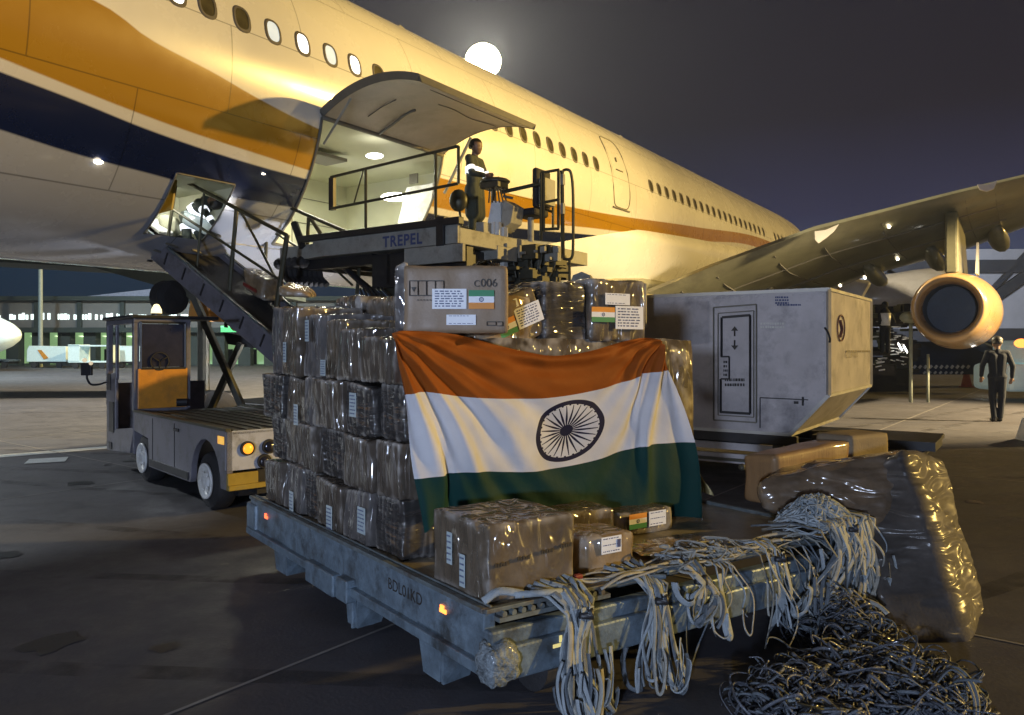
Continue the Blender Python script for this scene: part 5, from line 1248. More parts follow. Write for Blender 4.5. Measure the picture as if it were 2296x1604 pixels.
for (s_, w_) in ((.55, 0.02), (.55, 1.14), (2.65, .03), (2.65, 1.14)):
    b = MB(); b.lathe(TG(s_, w_, .29), T2_, [(0, .17), (.015, .27), (.05, .29), (.17, .29), (.2, .27), (.2, .1)], 36); wl = b.build('wheel', M['rubber'], TR); auto_smooth(wl)
    b = MB(); b.lathe(TG(s_, w_-.038, .29), T2_, [(.03, .03), (.0, .06), (.03, .08), (.035, .13), (.008, .16), (.006, .178), (.03, .18)], 32)
    for k in range(5): b.ball(TG(s_, w_-.03, .29)+(T1_*cos(k*1.257)+UZ*sin(k*1.257))*.09, .012)
    b.build('rim', M['white'], wl, smooth=True)
# cab
b = MB()
b.box(TG(2.95, .0, .30), T1_*.035, T2_*.66, UZ*.56)
b.prism([TG(2.95, 0, .60), TG(3.1, 0, .30), TG(3.95, 0, .24), TG(4.17, 0, .24), TG(4.17, 0, 1.25), TG(3.75, 0, 1.30), TG(3.75, 0, .55), TG(3.05, 0, .62)], T2_*.04)
b.box(TG(4.12, .0, .24), T1_*.05, T2_*1.3, UZ*.9)
b.build('cab_body', M['tug'], TR, bevel=.01)
b = MB()
for (s_, w_) in ((2.95, 0), (2.95, .62), (4.12, 0), (4.12, .95)): b.box(TG(s_, w_, .84), T1_*.07, T2_*.07, UZ*1.16)
b.box(TG(3.72, 0, 1.2), T1_*.04, T2_*.04, UZ*.8); b.box(TG(2.95, 0, 1.92), T1_*1.22, T2_*.05, UZ*.06); b.box(TG(2.945, 0, 1.93), T1_*.06, T2_*.69, UZ*.06)
b.build('cab_pillar', M['tug'], TR, bevel=.008)
b = MB(); b.box(TG(2.9, -.04, 1.985), T1_*1.34, T2_*1.08, UZ*.045); b.build('roof', M['black'], TR, bevel=.015)
b = MB(); b.cyl(TG(3.05, .3, 2.03), TG(3.05, .3, 2.06), .06, 14); b.build('beacon_base', M['black'], TR)
b = MB(); b.lathe(TG(3.05, .3, 2.06), UZ, [(0, .065), (.05, .06), (.11, .03), (.12, .0)], 16); b.build('beacon', mat('pale_beacon', (.9, .8, .5), .3, emit=(1, .85, .5), es=1.6), TR, smooth=True)
b = MB(); b.box(TG(2.93, .045, .86), T1_*.02, T2_*.60, UZ*.50); b.build('cab_rear_panel', M['orange'], TR, bevel=.012)
b = MB(); b.box(TG(2.945, .10, 1.38), T1_*.012, T2_*.50, UZ*.54); b.build('rear_window', mat('tinted_window', (.03, .03, .045), .1, var=.3, coat=1), TR)
b = MB()
for (a_, c_) in (((.085, 1.36), (.62, 1.36)), ((.085, 1.94), (.62, 1.94)), ((.085, 1.36), (.085, 1.94)), ((.62, 1.36), (.62, 1.94))): b.bar(TG(2.94, *a_), TG(2.94, *c_), .025)
b.build('window_gasket', M['black'], TR)
b = MB(); b.tube([TG(2.93, .30+.11*cos(q*pi/10), 1.42+.11*sin(q*pi/10)+.03) for q in range(0, 20)], .010, 6, closed=True)
for q in range(3): b.cyl(TG(2.93, .30, 1.45), TG(2.93, .30+.11*cos(q*2.1+.5), 1.45+.11*sin(q*2.1+.5)), .008, 6)
b.build('steering_wheel', M['rubber'], TR, smooth=True)
b = MB(); b.cyl(TG(2.915, .5, .92), TG(2.88, .62, .92), .05, 10); b.build('rolled_cover', M['black'], TR)
b = MB(); b.box(TG(3.95, -.006, 1.05), T1_*.16, T2_*.02, UZ*.22); b.box(TG(3.80, -.01, .5), T1_*.22, T2_*.012, UZ*.4); b.box(TG(3.9, -.012, .27), T1_*.12, T2_*.02, UZ*.09); b.build('side_vent', M['black'], TR)
mp_ = W(195, 828, 10.3)
b = MB(); b.tube(catmull([W(240, 856, 10.3), W(222, 862, 10.3), W(204, 862, 10.3), W(196, 850, 10.3), W(195, 842, 10.3)], 5), .016, 6); b.cbox(mp_, V((.14, 0, 0)), V((0, .05, 0)), V((0, 0, .17))); b.build('mirror', M['black'], TR, bevel=.01)
b = MB(); b.ball(W(190, 808, 10.25), .03); b.ball(W(204, 815, 10.25), .026); b.build('marker_lamp', mat('marker_glow', (.8, .7, .5), .4, emit=(1, .8, .5), es=.6), TR, smooth=True)

# ------------------------------------------------------------------ people
def capsules(mb, segs, n=10):
    for (p, r0, q, r1) in segs:
        p, q = V(p), V(q); d = q-p
        if d.length < 1e-4: mb.ball(p, r0); continue
        prof = [(-r0*cos(pi*k/8), r0*sin(pi*k/8)) for k in range(0, 5)]
        prof = [(h_, max(r_, .0005)) for h_, r_ in prof]+[(d.length+r1*sin(pi*k/8), max(r1*cos(pi*k/8), .0005)) for k in range(0, 5)]
        mb.lathe(p, d, prof, n)
def remesh(o, vox, sm=2):
    md = o.modifiers.new('remesh', 'REMESH'); md.mode = 'VOXEL'; md.voxel_size = vox; md.use_smooth_shade = True
    m2 = o.modifiers.new('smooth', 'SMOOTH'); m2.factor = .5; m2.iterations = sm
def person(lab, base, yaw, J, H=1.75, coat='coverall', bands=(), group=None, long_coat=False, hair=True):
    """J: joint positions in the person's frame (x = facing, y = own left, z up), unit metres"""
    base = V(base); rot = Matrix.Rotation(yaw, 3, 'Z'); k_ = H/1.75
    P = {k: base+rot @ (V(p)*k_) for k, p in J.items()}
    fx = rot @ V((1, 0, 0)); fy = rot @ V((0, 1, 0))
    root = thing('person', lab, 'person', base, group)
    hd_ = P['head']; nk = P['neck']; up = (hd_-nk).normalized(); ff = (fx-up*fx.dot(up)).normalized() if 'face' not in P else (P['face']-hd_).normalized(); ss = up.cross(ff)
    body = MB()
    capsules(body, [(nk-up*.06, .058, nk+up*.06, .055)])
    body.ball(hd_+up*.02, .1*k_, (1, 1, 1)); body.ball(hd_+ff*.02-up*.03, .088*k_); body.ball(hd_+ff*.045-up*.075, .058*k_)
    body.ball(hd_+ff*.103-up*.02, .017); body.ball(hd_+ff*.095+up*.008, .012)
    for s_ in (-1, 1):
        body.ball(hd_+ss*s_*.088-up*.01, .022, (.6, .6, 1)); 
        body.ball(hd_+ff*.088+ss*s_*.035+up*.014, .013)
    body.ball(hd_+ff*.095-up*.06, .018, (1, 1, .5))
    cl = MB()
    sh, hp = (P['shl'], P['shr']), (P['hipl'], P['hipr'])
    for s_, S in ((1, 'l'), (-1, 'r')):
        el, wr, hn = P['el'+S], P['wr'+S], P['hn'+S]
        capsules(cl, [(P['sh'+S], .068, el, .055), (el, .054, lerp(el, wr, .93), .042), (P['hip'+S], .098, P['kn'+S], .072), (P['kn'+S], .07, P['an'+S], .058)])
        capsules(body, [(el, .035, wr, .026), (wr, .026, lerp(wr, hn, .8), .036)])
        d = (hn-wr).normalized(); sx = d.cross(fx); sx = (sx if sx.length > .1 else d.cross(UZ)).normalized(); pn = sx.cross(d)
        for f_ in range(4):
            q0 = hn+sx*(.027-.018*f_); l_ = (.07, .08, .075, .058)[f_]
            q1 = q0+d*l_*.5; q2 = q1+d*l_*.35+pn*.02; capsules(body, [(q0-d*.02, .0105, q1, .0095), (q1, .0095, q2, .0085)], 6)
        t0 = lerp(wr, hn, .35)+sx*.03; capsules(body, [(t0, .013, t0+d*.03+sx*.025, .011), (t0+d*.03+sx*.025, .011, t0+d*.055+sx*.03+pn*.01, .009)], 6)
    mid = lerp(sh[0], sh[1], .5); hpm = lerp(hp[0], hp[1], .5)
    capsules(cl, [(sh[0], .072, sh[1], .072), (hp[0], .105, hp[1], .105), (lerp(mid, hpm, .15)+(sh[0]-mid)*.45, .105, lerp(mid, hpm, .9)+(sh[0]-mid)*.3, .105), (lerp(mid, hpm, .15)+(sh[1]-mid)*.45, .105, lerp(mid, hpm, .9)+(sh[1]-mid)*.3, .105), (nk-up*.08, .07, nk-up*.02, .066)])
    capsules(body, [(nk-up*.1, .06, hpm, .08)])
    if long_coat:
        kk = lerp(P['knl'], P['knr'], .5)
        capsules(cl, [(hp[0], .125, lerp(P['hipl'], P['knl'], .9), .125), (hp[1], .125, lerp(P['hipr'], P['knr'], .9), .125), (hpm, .12, lerp(hpm, kk, .9), .12)])
    bo = body.build('body', M['skin'], root); remesh(bo, .009)
    co_ = cl.build('coverall', M[coat], root); remesh(co_, .014, 3)
    sh_ = MB()
    for S in 'lr':
        an = P['an'+S]; tf = fx if 'toe'+S not in P else (P['toe'+S]-an).normalized()
        capsules(sh_, [(an-UZ*.02, .05, an-UZ*.055, .05), (an+tf*.0-UZ*.06, .045, an+tf*.15-UZ*.07, .038)])
    so = sh_.build('boot', M['boots'], root); remesh(so, .012)
    if hair:
        hb = MB(); hb.ball(hd_+up*.03-ff*.012, .108*k_, (1, 1, .96)); hb.ball(hd_-ff*.03-up*.01, .098*k_)
        ho = hb.build('hair', M['hair'], root); me_ = ho.data; bm_ = bmesh.new(); bm_.from_mesh(me_)
        inv = V((0, 0, 0))-root.location
        for v_ in list(bm_.verts):
            w_ = v_.co-inv if False else v_.co+root.location
            if (w_-hd_).dot(ff) > .05 and (w_-hd_).dot(up) < .055: bm_.verts.remove(v_)
            elif (w_-hd_).dot(up) < -.06: bm_.verts.remove(v_)
        bm_.to_mesh(me_); bm_.free(); me_.polygons.foreach_set('use_smooth', [True]*len(me_.polygons))
    for (a_, c_, ra, rb) in bands:
        b = MB(); b.lathe(P[a_] if isinstance(a_, str) else base+rot @ (V(a_)*k_), (P[c_] if isinstance(c_, str) else base+rot @ (V(c_)*k_))-(P[a_] if isinstance(a_, str) else base+rot @ (V(a_)*k_)), [(0, ra), (rb, ra)], 20, cap=(False, False)); b.build('reflective_band', M['reflect'], root, smooth=True)
    return root, P, rot
STAND = dict(head=(.02, 0, 1.62), neck=(0, 0, 1.47), shl=(0, .17, 1.40), shr=(0, -.17, 1.40), hipl=(0, .08, .92), hipr=(0, -.08, .92), knl=(.02, .09, .50), knr=(.02, -.09, .50),
             anl=(0, .1, .10), anr=(0, -.1, .10), ell=(.02, .24, 1.12), elr=(.02, -.24, 1.12), wrl=(.16, .22, .94), wrr=(.16, -.22, .94), hnl=(.23, .2, .89), hnr=(.23, -.2, .89))
def band_box(P, root, a_, c_, r, h_):
    b = MB(); b.lathe(a_, c_-a_, [(0, r), (h_, r)], 24, cap=(False, False)); b.build('reflective_band', M['reflect'], root, smooth=True)
# operator on the loader: faces away to the right of the view, hands on the console
J = dict(STAND); J.update(elr=(.10, -.25, 1.14), wrr=(.28, -.16, 1.10), hnr=(.36, -.14, 1.10), ell=(.08, .25, 1.14), wrl=(.26, .2, 1.08), hnl=(.34, .18, 1.08), head=(.03, 0, 1.62))
op_base = W(1064, 560, 12.35); op_base.z = 3.24
r0, P, rot = person('operator in dark coverall with bright reflective chest and sleeve bands, standing on the loader', op_base, radians(-28), J, 1.78, bands=(), long_coat=True)
def bands_for(r0, P, chest=True, sleeve=True, fx=None):
    mid = lerp(P['shl'], P['shr'], .5); hp = lerp(P['hipl'], P['hipr'], .5); dn = (hp-mid).normalized(); ax = (P['shl']-P['shr']).normalized()
    if chest:
        b = MB(); c0 = mid+dn*.13; ring = []
        f2 = ax.cross(dn)
        for zz in (0, .10):
            for k in range(28):
                an = 2*pi*k/28; e = .75; cx2 = math.copysign(abs(cos(an))**e, cos(an)); sy2 = math.copysign(abs(sin(an))**e, sin(an))
                ring.append(c0+dn*zz+ax*cx2*.192+f2*sy2*.118)
        b.add(ring, [(k, (k+1) % 28, 28+(k+1) % 28, 28+k) for k in range(28)]); b.build('chest_band', M['reflect'], r0, smooth=True)
    if sleeve:
        for S in 'lr':
            a_, c_ = P['sh'+S], P['el'+S]; b = MB(); b.lathe(lerp(a_, c_, .6), c_-a_, [(0, .076), (.085, .073)], 20, cap=(False, False)); b.build('sleeve_band', M['reflect'], r0, smooth=True)
bands_for(r0, P)
# silhouetted person by the engine
J = dict(STAND); J.update(ell=(0.0, .27, 1.14), wrl=(.10, .26, .92), hnl=(.14, .25, .84), elr=(-.02, -.27, 1.14), wrr=(.02, -.27, .90), hnr=(.05, -.26, .82), knl=(.03, .08, .5), anl=(.0, .06, .1), anr=(.02, -.06, .1))
person('lone person in dark loose clothes standing on the apron under the engine', G(2236, 946), radians(75), J, 1.86, coat='navycloth')
# loader hand bending over the top of the conveyor
J = dict(STAND); J.update(neck=(.36, 0, 1.16), head=(.50, 0, 1.12), shl=(.30, .17, 1.10), shr=(.30, -.17, 1.10), hipl=(-.05, .09, .90), hipr=(-.05, -.09, .90), knl=(.12, .12, .5), knr=(.02, -.12, .5),
         ell=(.50, .24, .92), elr=(.52, -.24, .90), wrl=(.62, .18, .72), wrr=(.64, -.18, .70), hnl=(.66, .16, .64), hnr=(.68, -.16, .62))
wb = W(430, 540, 12.55); wb = V((wb.x, wb.y, wb.z-.50))
r0, P, rot = person('worker in reflective overalls stooping over the upper end of the conveyor at the small hatch', wb, radians(-20), J, 1.72, coat='coverall')
bands_for(r0, P)
b = MB()
for S in 'lr':
    b.lathe(lerp(P['el'+S], P['wr'+S], .3), P['wr'+S]-P['el'+S], [(0, .056), (.07, .054)], 18, cap=(False, False)); b.lathe(lerp(P['hip'+S], P['kn'+S], .35), P['kn'+S]-P['hip'+S], [(0, .098), (.09, .095)], 18, cap=(False, False))
b.build('limb_band', M['reflect'], r0, smooth=True)
# things riding on the conveyor
root = thing('wrapped_parcel', 'crumpled white plastic parcel lying on the conveyor in front of the stooping worker', 'parcel', W(455, 470, 12.3))
soft_box(corners(W(405, 500, 12.3), V((.55, 0, -.28)), V((0, .4, 0)), V((.05, 0, .22))), n=10, r=.05, amp=.03, seed=401).build('plastic', M['label_dirty'], root, smooth=True, merge=True)
root = thing('duffel_sack', 'pale sack slumped at the very top of the conveyor beside the hatch', 'sack', W(360, 500, 12.3))
soft_box(corners(W(350, 520, 12.3), V((.3, 0, -.05)), V((0, .3, 0)), V((0, 0, .3))), n=10, r=.09, amp=.04, seed=402).build('cloth', mat('sack_cloth', (.36, .36, .25), .8, var=.2), root, smooth=True, merge=True)
root = thing('tan_parcel', 'tan parcel with red and white tape halfway down the conveyor', 'parcel', W(575, 600, 11.7))
pb = soft_box(corners(W(545, 650, 11.8), L*.5-UZ*.2, A*.4, UZ*.35), n=10, r=.06, amp=.03, seed=403).build('wrap', M['film_tan'], root, smooth=True, merge=True)
b = MB(); b.box(W(545, 640, 11.74), L*.32-UZ*.13, A*.01, UZ*.05); b.build('tape', M['redpaint'], root)
root = thing('brown_bag', 'brown flap-topped bag at the lower end of the conveyor above the wrapped stack', 'bag', W(650, 650, 6.6))
soft_box([W(622, 665, 5.9), W(700, 668, 5.9), W(715, 668, 6.4), W(640, 665, 6.4), W(625, 640, 5.9), W(690, 655, 5.9), W(700, 645, 6.4), W(640, 630, 6.4)], n=10, r=.04, amp=.03, seed=404).build('cloth', M['film_tan'], root, smooth=True, merge=True)

# ------------------------------------------------------------------ floodlight mast behind the airliner
lp = W(1083, 138, 33)
ML = thing('floodlight_mast', 'tall floodlight mast with glaring yellow lamp rising behind the fuselage roof', 'floodlight', (lp.x, lp.y, 0))
b = MB(); b.lathe(V((lp.x, lp.y+.6, 0)), UZ, [(0, .22), (lp.z+.6, .1)], 16); b.build('mast', M['galv_dull'], ML)
b = MB(); b.lathe(lp+V((0, .25, 0)), V((0, -1, -.25)), [(0, .42), (.25, .66)], 24); hd2 = b.build('lamp_housing', M['greymetal'], ML)
b = MB(); b.ball(lp, .78, (1, .5, 1), n=20); b.build('lamp_glass', M['flood'], hd2, smooth=True)
light('mast_floodlight', 'POINT', lp+V((0, -1.0, 0)), 48000, (1, .84, .55), shadow_soft_size=.5)
# far floodlight over the terminal apron and the one that lights the open ground at the far end
light('terminal_floodlight', 'SPOT', (-30, 36, 14), 20000, (.66, .88, 1.0), (-20, 50, 0), spot_size=radians(130), spot_blend=.8, shadow_soft_size=.6)

light('west_apron_floodlight', 'SPOT', (-24, 20, 11), 10000, (.88, .95, 1), (-11, 16, 0), spot_size=radians(62), spot_blend=.6, shadow_soft_size=.5)
light('side_highlight_spot', 'SPOT', (-13, -1.5, 5), 750, (.85, .88, 1.0), (-1.2, 4.8, 1.5), spot_size=radians(22), spot_blend=.4, shadow_soft_size=.25)  # added unseen spot that puts highlights on the film of the stack
# ------------------------------------------------------------------ terminal and airside behind
TB = thing('terminal_building', 'long grey terminal building with a lit window band and green-lit arches below', 'building', (-28, 62, 0))
Yt = 62.; m_ = Yt/F
X = lambda x: (x-CX)*m_
Zt = lambda y: CH-(y-HY)*m_
b = MB(); b.box(V((X(-900), Yt, Zt(742))), V((X(1150)-X(-900), 0, 0)), V((0, 14, 0)), UZ*(Zt(672)-Zt(742))); b.build('upper_storey', M['terminal'], TB)
b = MB(); b.box(V((X(-900), Yt-.6, Zt(675))), V((X(1150)-X(-900), 0, 0)), V((0, 15, 0)), UZ*.35); b.box(V((X(-900), Yt-.5, Zt(746))), V((X(1150)-X(-900), 0, 0)), V((0, 1, 0)), UZ*.4)
for x in range(-880, 1150, 96): b.box(V((X(x), Yt-.25, Zt(746))), V((.35, 0, 0)), V((0, .3, 0)), UZ*(Zt(675)-Zt(746)))
b.build('roof', M['terminal_dark'], TB)
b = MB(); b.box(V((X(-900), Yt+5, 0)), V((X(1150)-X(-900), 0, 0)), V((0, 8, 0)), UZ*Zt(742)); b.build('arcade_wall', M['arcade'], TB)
b = MB(); b.prism([V((X(168), Yt-.2, Zt(668))), V((X(420), Yt-.2, Zt(640))), V((X(620), Yt-.2, Zt(640))), V((X(620), Yt-.2, Zt(668)))], V((0, 8, 0))); b.build('canopy', mat('canopy_pale', (.22, .25, .36), .5, var=.2), TB)
rg = random.Random(8)
for x in range(-860, 640, 58):
    b = MB()
    b.box(V((X(x), Yt+.2, 0)), V((1.0, 0, 0)), V((0, .8, 0)), UZ*Zt(742)); b.build('arcade_pillar', M['terminal_dark'], TB)
for i, x in enumerate(range(-840, 640, 58)):
    b = MB(); w_ = 1.5
    if x < 440 or 400 < x < 470: b.prism([V((X(x+10), Yt+4.9, Zt(752))), V((X(x+46), Yt+4.9, Zt(752))), V((X(x+46), Yt+4.9, Zt(764))), V((X(x+34), Yt+4.9, Zt(756)))], V((0, .05, 0))); b.build('arcade_lamp', M['arcade_hot'], TB)
    b = MB(); b.box(V((X(x+17), Yt+4.8, 0)), V((X(x+37)-X(x+17), 0, 0)), V((0, .1, 0)), UZ*Zt(784)); b.build('service_door', M['terminal_dark'], TB)
for x in range(-880, 560, 8):
    if rg.random() < .80 and x % 96 > 10:
        pass
b = MB()
wi = 0
for x0 in range(-890, 560, 48):
    if wi >= 60: break
    b = MB(); x = x0
    while x < x0+40:
        w_ = rg.uniform(3, 7); hgt = rg.uniform(9, 15)
        if rg.random() < .8: b.box(V((X(x), Yt-.05, Zt(717))), V((w_*m_, 0, 0)), V((0, .04, 0)), UZ*hgt*m_)
        x += w_+rg.uniform(.8, 2.5)
    b.build('window', M['termwin'], TB); wi += 1
b = MB(); bx = W(565, 790, 50)
for x in (505, 585): b = MB(); b.box(W(x-10, 745, 61.5), V((1.8, 0, 0)), V((0, .1, 0)), UZ*.5); b.build('green_sign', mat('green_glow', (.2, .9, .4), .4, emit=(.2, 1, .4), es=1.3), TB)
# poles, jet bridge
root = thing('light_pole', 'slim pale pole rising in front of the terminal', 'pole', W(91, 821, 58)-UZ*0)
root.location.z = 0; b = MB(); p = root.location; b.lathe(V((p.x, p.y, 0)), UZ, [(0, .17), (11, .14)], 14); b.build('pole', mat('pole_pale', (.2, .26, .28), .5), root)
BR = thing('boarding_bridge', 'dark boarding bridge tunnel behind the nose end of the airliner', 'boarding bridge', W(60, 600, 26))
b = MB(); b.prism([W(-400, 520, 26), W(160, 557, 26), W(430, 628, 26), W(640, 650, 26), W(640, 668, 26), W(400, 655, 26), W(210, 600, 26), W(-400, 565, 26)], V((0, 2.6, 0))); b.build('tunnel', M['terminal_dark'], BR)
b = MB(); b.prism([W(-60, 546, 25.9), W(160, 553, 25.9), W(160, 561, 25.9), W(-60, 550, 25.9)], V((0, .08, 0))); b.build('lit_edge', M['white'], BR)  # white strip paints the light along the tunnel's upper edge
b = MB(); b.cyl(V((W(-200, 600, 27).x, 27.2, 0)), V((W(-200, 600, 27).x, 27.2, W(-200, 560, 27).z)), .3, 12); b.build('support_column', M['terminal_dark'], BR)
# parked aircraft nose
PN = thing('parked_airliner', 'pale parked airliner whose nose pokes in beside the terminal', 'airplane', W(-60, 815, 50))
b = MB(); o_ = W(48, 752, 48); prf = [(0, .02), (.35, .45), (.9, .8), (1.8, 1.15), (3.2, 1.45), (5, 1.6), (16, 1.6)]
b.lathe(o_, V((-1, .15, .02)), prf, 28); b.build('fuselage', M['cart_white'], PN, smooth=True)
b = MB(); b.cyl(V((o_.x-3, o_.y+.4, 0)), V((o_.x-3, o_.y+.4, 1.5)), .12, 10); b.lathe(V((o_.x-3, o_.y+.1, .3)), V((0, 1, 0)), [(0, .3), (.5, .3)], 16); b.build('nose_gear', M['black'], PN)
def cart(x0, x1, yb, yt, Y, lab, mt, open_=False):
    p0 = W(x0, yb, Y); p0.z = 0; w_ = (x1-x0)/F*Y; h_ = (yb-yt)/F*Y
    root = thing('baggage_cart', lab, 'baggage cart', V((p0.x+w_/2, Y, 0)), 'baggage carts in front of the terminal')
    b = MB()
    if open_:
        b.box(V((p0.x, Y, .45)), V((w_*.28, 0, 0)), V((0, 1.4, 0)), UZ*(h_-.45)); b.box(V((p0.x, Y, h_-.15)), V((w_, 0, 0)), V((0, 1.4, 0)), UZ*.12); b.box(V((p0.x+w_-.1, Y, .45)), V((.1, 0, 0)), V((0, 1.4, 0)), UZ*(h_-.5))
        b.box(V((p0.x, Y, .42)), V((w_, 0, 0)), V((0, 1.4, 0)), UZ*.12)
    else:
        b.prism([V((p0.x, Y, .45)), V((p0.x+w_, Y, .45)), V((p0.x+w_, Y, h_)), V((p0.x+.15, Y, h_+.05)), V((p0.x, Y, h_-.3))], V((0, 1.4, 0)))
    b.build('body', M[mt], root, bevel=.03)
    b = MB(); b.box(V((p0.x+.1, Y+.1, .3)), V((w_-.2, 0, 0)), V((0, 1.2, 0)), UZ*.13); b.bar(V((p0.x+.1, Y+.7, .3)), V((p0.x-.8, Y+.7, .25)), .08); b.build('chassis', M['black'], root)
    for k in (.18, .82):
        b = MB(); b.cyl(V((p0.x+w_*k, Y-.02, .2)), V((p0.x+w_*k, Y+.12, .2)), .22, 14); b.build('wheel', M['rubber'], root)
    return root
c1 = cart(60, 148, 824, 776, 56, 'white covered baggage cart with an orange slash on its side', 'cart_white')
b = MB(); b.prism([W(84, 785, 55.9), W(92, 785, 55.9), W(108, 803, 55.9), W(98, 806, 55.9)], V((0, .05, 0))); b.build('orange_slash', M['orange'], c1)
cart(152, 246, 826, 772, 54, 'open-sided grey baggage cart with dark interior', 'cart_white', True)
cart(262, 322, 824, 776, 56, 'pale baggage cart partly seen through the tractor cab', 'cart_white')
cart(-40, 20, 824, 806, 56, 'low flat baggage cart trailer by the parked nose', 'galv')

# ------------------------------------------------------------------ far right: hangar, second aircraft, ground equipment
HG = thing('hangar', 'big grey hangar with dark roof beams and diagonal braces behind the wing', 'hangar', (60, 95, 0))
Yh = 95.
b = MB(); b.box(V(W(1560, 820, Yh)*1.0), V((80, 0, 0)), V((0, 30, 0)), UZ*14.6); b.build('wall', M['hangar'], HG)
def hb(x0, y0, x1, y1, w_=1.1): 
    b.bar(W(x0, y0, Yh-.8), W(x1, y1, Yh-.8), .6, w_)
b = MB(); hb(1840, 600, 2500, 596, 1.6); hb(1985, 612, 2090, 678, 1.2); hb(2296, 620, 2180, 700, 1.2); hb(2310, 560, 2100, 780, .5); b.build('roof_beam', M['hangar_dark'], HG)
b = MB(); b.box(W(1560, 820, Yh-1.2), V((80, 0, 0)), V((0, .5, 0)), UZ*4.6); b.build('lower_doors', M['hangar_dark'], HG)
SA = thing('second_airliner', 'grey-bellied parked airliner with orange and white tail marking beyond the container', 'airplane', W(1980, 800, 48))
b = MB(); cc = W(1985, 668, 48); b.lathe(cc+V((6, 0, 0)), V((-1, .1, 0)), [(2, .3), (2.2, 1.85), (3, 1.9), (4, 1.8), (6.5, 1.4), (8, .8), (8.6, .1)], 30); b.build('fuselage', M['belly'], SA, smooth=True)
b = MB(); b.prism([W(1822, 655, 40), W(1915, 622, 40), W(1960, 632, 40), W(1935, 675, 40), W(1830, 690, 40)], V((0, .8, 0))); b.build('engine_cowl', M['plane_white'], SA, bevel=.2)
b = MB(); b.prism([W(1832, 655, 39.9), W(1876, 640, 39.9), W(1895, 668, 39.9), W(1850, 680, 39.9)], V((0, .05, 0))); b.build('orange_mark', M['orange'], SA)
rg = random.Random(21)
GE = thing('ground_equipment', 'dark clutter of a ground power unit and racks behind the container', 'ground equipment', W(1990, 840, 27))
b = MB()
for k in range(60):
    x, y = rg.uniform(1955, 2045), rg.uniform(690, 835); b.cbox(W(x, y, rg.uniform(25, 29)), V((rg.uniform(.2, .9), 0, 0)), V((0, .5, 0)), UZ*rg.uniform(.05, .35))
b.box(V((W(1950, 800, 27).x, 27, 0)), V((1.4, 0, 0)), V((0, 1.5, 0)), UZ*.8)
b.build('frame', M['black'], GE)
b = MB()
for k in range(40):
    x, y = rg.uniform(1962, 2035), rg.uniform(715, 830); b.cbox(W(x, y, 24.8), V((rg.uniform(.05, .3), 0, rg.uniform(-.05, .05))), V((0, .05, 0)), UZ*rg.uniform(.02, .05))
b.build('bright_fitting', M['white'], GE)
b = MB()
for (x, y) in ((2018, 778), (2030, 783)): b.cbox(W(x, y, 24.5), V((.12, 0, -.2)), V((0, .05, 0)), UZ*.06)
b.build('work_lamp', M['white_lamp'], GE)
root = thing('person', 'small distant figure in pale vest working on the dark equipment rack', 'person', W(1985, 740, 26), None)
bb3 = MB(); cc = W(1984, 740, 24.6)
capsules(bb3, [(cc+UZ*.15, .13, cc+UZ*.55, .16), (cc+UZ*.5+V((-.18, 0, 0)), .06, cc+UZ*.2+V((-.22, -.1, 0)), .05), (cc+UZ*.5+V((.18, 0, 0)), .06, cc+UZ*.25+V((.26, -.1, 0)), .05), (cc+V((-.09, 0, .1)), .09, cc+V((-.1, 0, -.7)), .07), (cc+V((.09, 0, .1)), .09, cc+V((.1, 0, -.7)), .07), (cc+UZ*.6, .06, cc+UZ*.72, .06)])
bb3.ball(cc+UZ*.82, .11); o3 = bb3.build('body', M['navycloth'], root); remesh(o3, .025)
b = MB(); b.lathe(cc+UZ*.14, UZ, [(0, .15), (.2, .175), (.4, .18)], 18); b.build('vest', M['white'], root, smooth=True)
root = thing('loading_gantry', 'dark blue low gantry with a dotted pale chevron rail under the engine', 'gantry', W(2080, 830, 30))
b = MB(); b.box(W(2030, 840, 30), V((6.2, 0, 0)), V((0, 1, 0)), UZ*1.3); b.bar(W(2160, 760, 28), W(2330, 830, 26), .4, .3); b.build('frame', mat('blue_dark_steel', (.03, .05, .09), .5), root)
b = MB()
for k in range(12): b = MB(); b.bar(W(2036+12*k, 826, 29.9), W(2041+12*k, 820, 29.9), .05, .09); b.build('chevron', M['white'], root)
for k in range(8): b = MB(); b.bar(W(2070+12*k, 838, 29.9), W(2075+12*k, 834, 29.9), .04, .07); b.build('chevron', M['white'], root)
b = MB(); b.ball(W(2205, 823, 26), .12); b.ball(W(2080, 734, 24), .05); b.ball(W(2148, 757, 19.5), .04); b.build('lamp', M['white_lamp'], root)
root = thing('traffic_cone', 'faded red traffic cone standing on the far apron', 'traffic cone', G(2167, 868))
p = G(2167, 868); b = MB(); b.lathe(p, UZ, [(0, .28), (.03, .28), (.04, .2), (.75, .05)], 18); b.build('cone', mat('cone_red', (.5, .12, .08), .6), root)
root = thing('service_stand', 'pale round-topped service stand between the container and the engine', 'stand', G(2080, 838))
p = W(2042, 712, 22); b = MB(); b.ball(p, .3, (1, 1, .6)); b.cyl(V((p.x, p.y, 0)), p, .05, 10); b.cyl(V((p.x+.5, p.y, 0)), V((p.x+.5, p.y, 1.4)), .04, 8); b.build('stand', mat('stand_pale', (.3, .33, .26), .6), root, smooth=True)
root = thing('parked_car', 'edge of a pale vehicle with a lamp at the rim of the apron', 'vehicle', G(2330, 860))
b = MB(); p = W(2262, 880, 22); b.box(V((p.x, p.y, .3)), V((4, 0, 0)), V((0, 1.8, 0)), UZ*.8); b.box(V((p.x+.6, p.y, 1.1)), V((3, 0, 0)), V((0, 1.8, 0)), UZ*.7); b.build('body', M['cart_white'], root, bevel=.15)
b = MB(); b.ball(W(2290, 770, 21.8), .22, (1, .3, .6)); b.build('lamp', M['orange_lamp'], root)
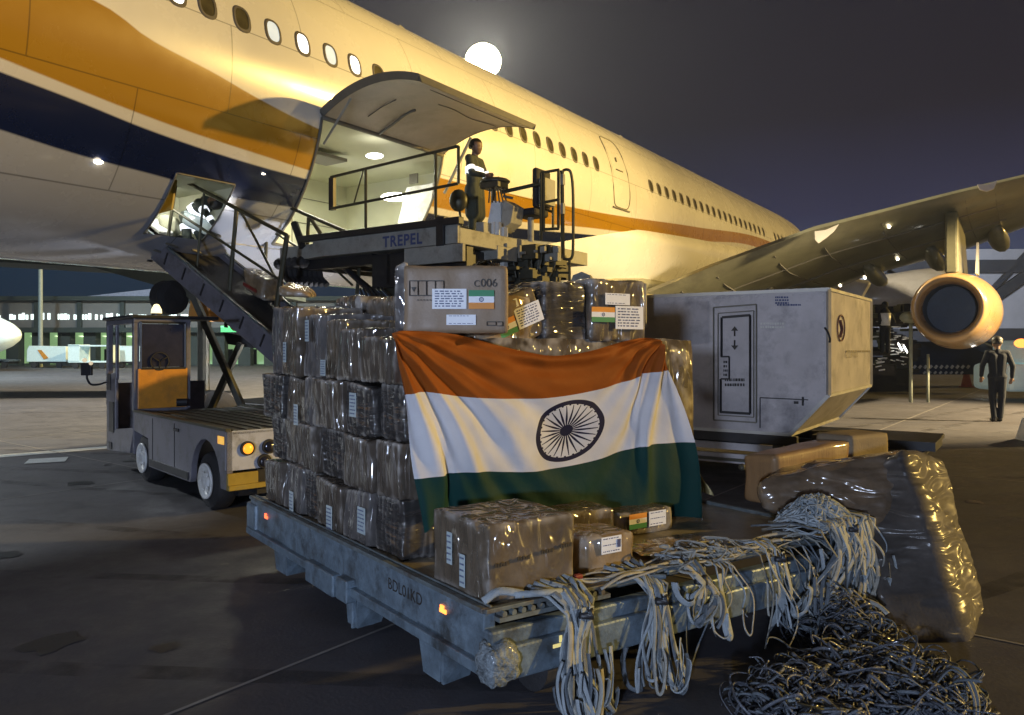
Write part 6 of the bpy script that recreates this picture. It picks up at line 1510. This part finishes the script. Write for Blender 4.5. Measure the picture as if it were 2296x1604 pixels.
root = thing('wheel_chock_board', 'pale leaning board at the very edge of the apron', 'board', G(2290, 975))
b = MB(); b.prism([G(2280, 985), G(2340, 1000), W(2340, 935, 12.2), W(2296, 938, 12.6)], V((0, .05, 0))); b.build('board', M['white'], root)

light('hangar_fill_spot', 'SPOT', (40, 66, 12), 30000, (.8, .85, 1.0), (48, 95, 6), spot_size=radians(140), spot_blend=.8, shadow_soft_size=.8)  # added fill with no visible source, brightens the hangar front

# ------------------------------------------------------------------ night haze over the apron
hz_ = MB(); hz_.box(V((-70, -20, -1)), V((150, 0, 0)), V((0, 140, 0)), UZ*24)
hm = bpy.data.materials.new('haze_air'); hm.use_nodes = True; nt = hm.node_tree; nt.nodes.clear()
pv = nt.nodes.new('ShaderNodeVolumePrincipled'); pv.inputs['Color'].default_value = (.66, .76, 1, 1); pv.inputs['Density'].default_value = .00032; pv.inputs['Anisotropy'].default_value = .35
mo_ = nt.nodes.new('ShaderNodeOutputMaterial'); nt.links.new(pv.outputs[0], mo_.inputs['Volume'])
ho = hz_.build('haze', hm); ho['kind'] = 'stuff'

light('east_apron_floodlight', 'SPOT', (19, 14, 7.5), 33000, (1, .76, .42), (9.3, 18.5, 0), spot_size=radians(58), spot_blend=.6, shadow_soft_size=.4)

light('fuselage_floodlight', 'SPOT', (17, 5, 10), 22000, (1, .68, .22), PL(15, -9.5, 6.6), spot_size=radians(44), spot_blend=.9, shadow_soft_size=.3)

# ------------------------------------------------------------------ wear on the apron: rubber marks, oil spots, bits of litter
rg = random.Random(99); tm = MB()
def ribbon_mark(mb, pts, w_, z):
    pts = catmull([V(p) for p in pts], 8); b0 = len(mb.v)
    for i, p in enumerate(pts):
        d = (pts[min(i+1, len(pts)-1)]-pts[max(i-1, 0)]).normalized(); n_ = V((-d.y, d.x, 0))*w_/2
        mb.v += [V((p.x-n_.x, p.y-n_.y, z)), V((p.x+n_.x, p.y+n_.y, z))]
    for i in range(len(pts)-1): mb.f.append([b0+2*i, b0+2*i+1, b0+2*i+3, b0+2*i+2]); mb.m.append(0)
for k, (x0, y0, x1, y1) in enumerate(((-10, 5.5, 1, 3.6), (-9, 9.5, -2.5, 6.5), (-12, 12, 0, 9), (2.5, 3.2, 7, 7.5), (4, 12, 14, 20), (-14, 18, -4, 22), (6, 8, 13, 9))):
    for s_ in (0, 1.5): ribbon_mark(tm, [(x0, y0+s_, 0), (lerp(x0, x1, .4), lerp(y0, y1, .4)+s_-.5, 0), (x1, y1+s_, 0)], rg.uniform(.12, .2), .0030+.0001*k+.00005*s_)
rm_ = mat('rubber_marks', (.045, .044, .047), .6, var=.3, vs=3)
nt = rm_.node_tree; bs = nt.nodes['Principled BSDF']; n = nt.nodes.new('ShaderNodeTexNoise'); n.inputs['Scale'].default_value = 3; n.inputs['Detail'].default_value = 8
tc_ = nt.nodes.new('ShaderNodeTexCoord'); nt.links.new(tc_.outputs['Object'], n.inputs['Vector']); r_ = ramp(nt, [(.42, (0, 0, 0)), (.72, (.7, .7, .7))], n.outputs[0]); nt.links.new(r_.outputs[0], bs.inputs['Alpha'])
struct(tm.build('tyre_marks', rm_))
om = MB()
for k in range(26):
    c = V((rg.uniform(-7, 5), rg.uniform(3.4, 12), 0)); n_ = 14; r0 = rg.uniform(.03, .16); ph = rg.uniform(0, 6)
    om.add([c+V((cos(2*pi*i/n_)*r0*(1+.3*sin(i*1.9+ph)), sin(2*pi*i/n_)*r0*(1+.3*cos(i*2.3+ph)), .0037+.00003*k)) for i in range(n_)], [tuple(range(n_))])
struct(om.build('oil_stains', mat('oil_stain', (.03, .029, .03), .35, var=.2)))
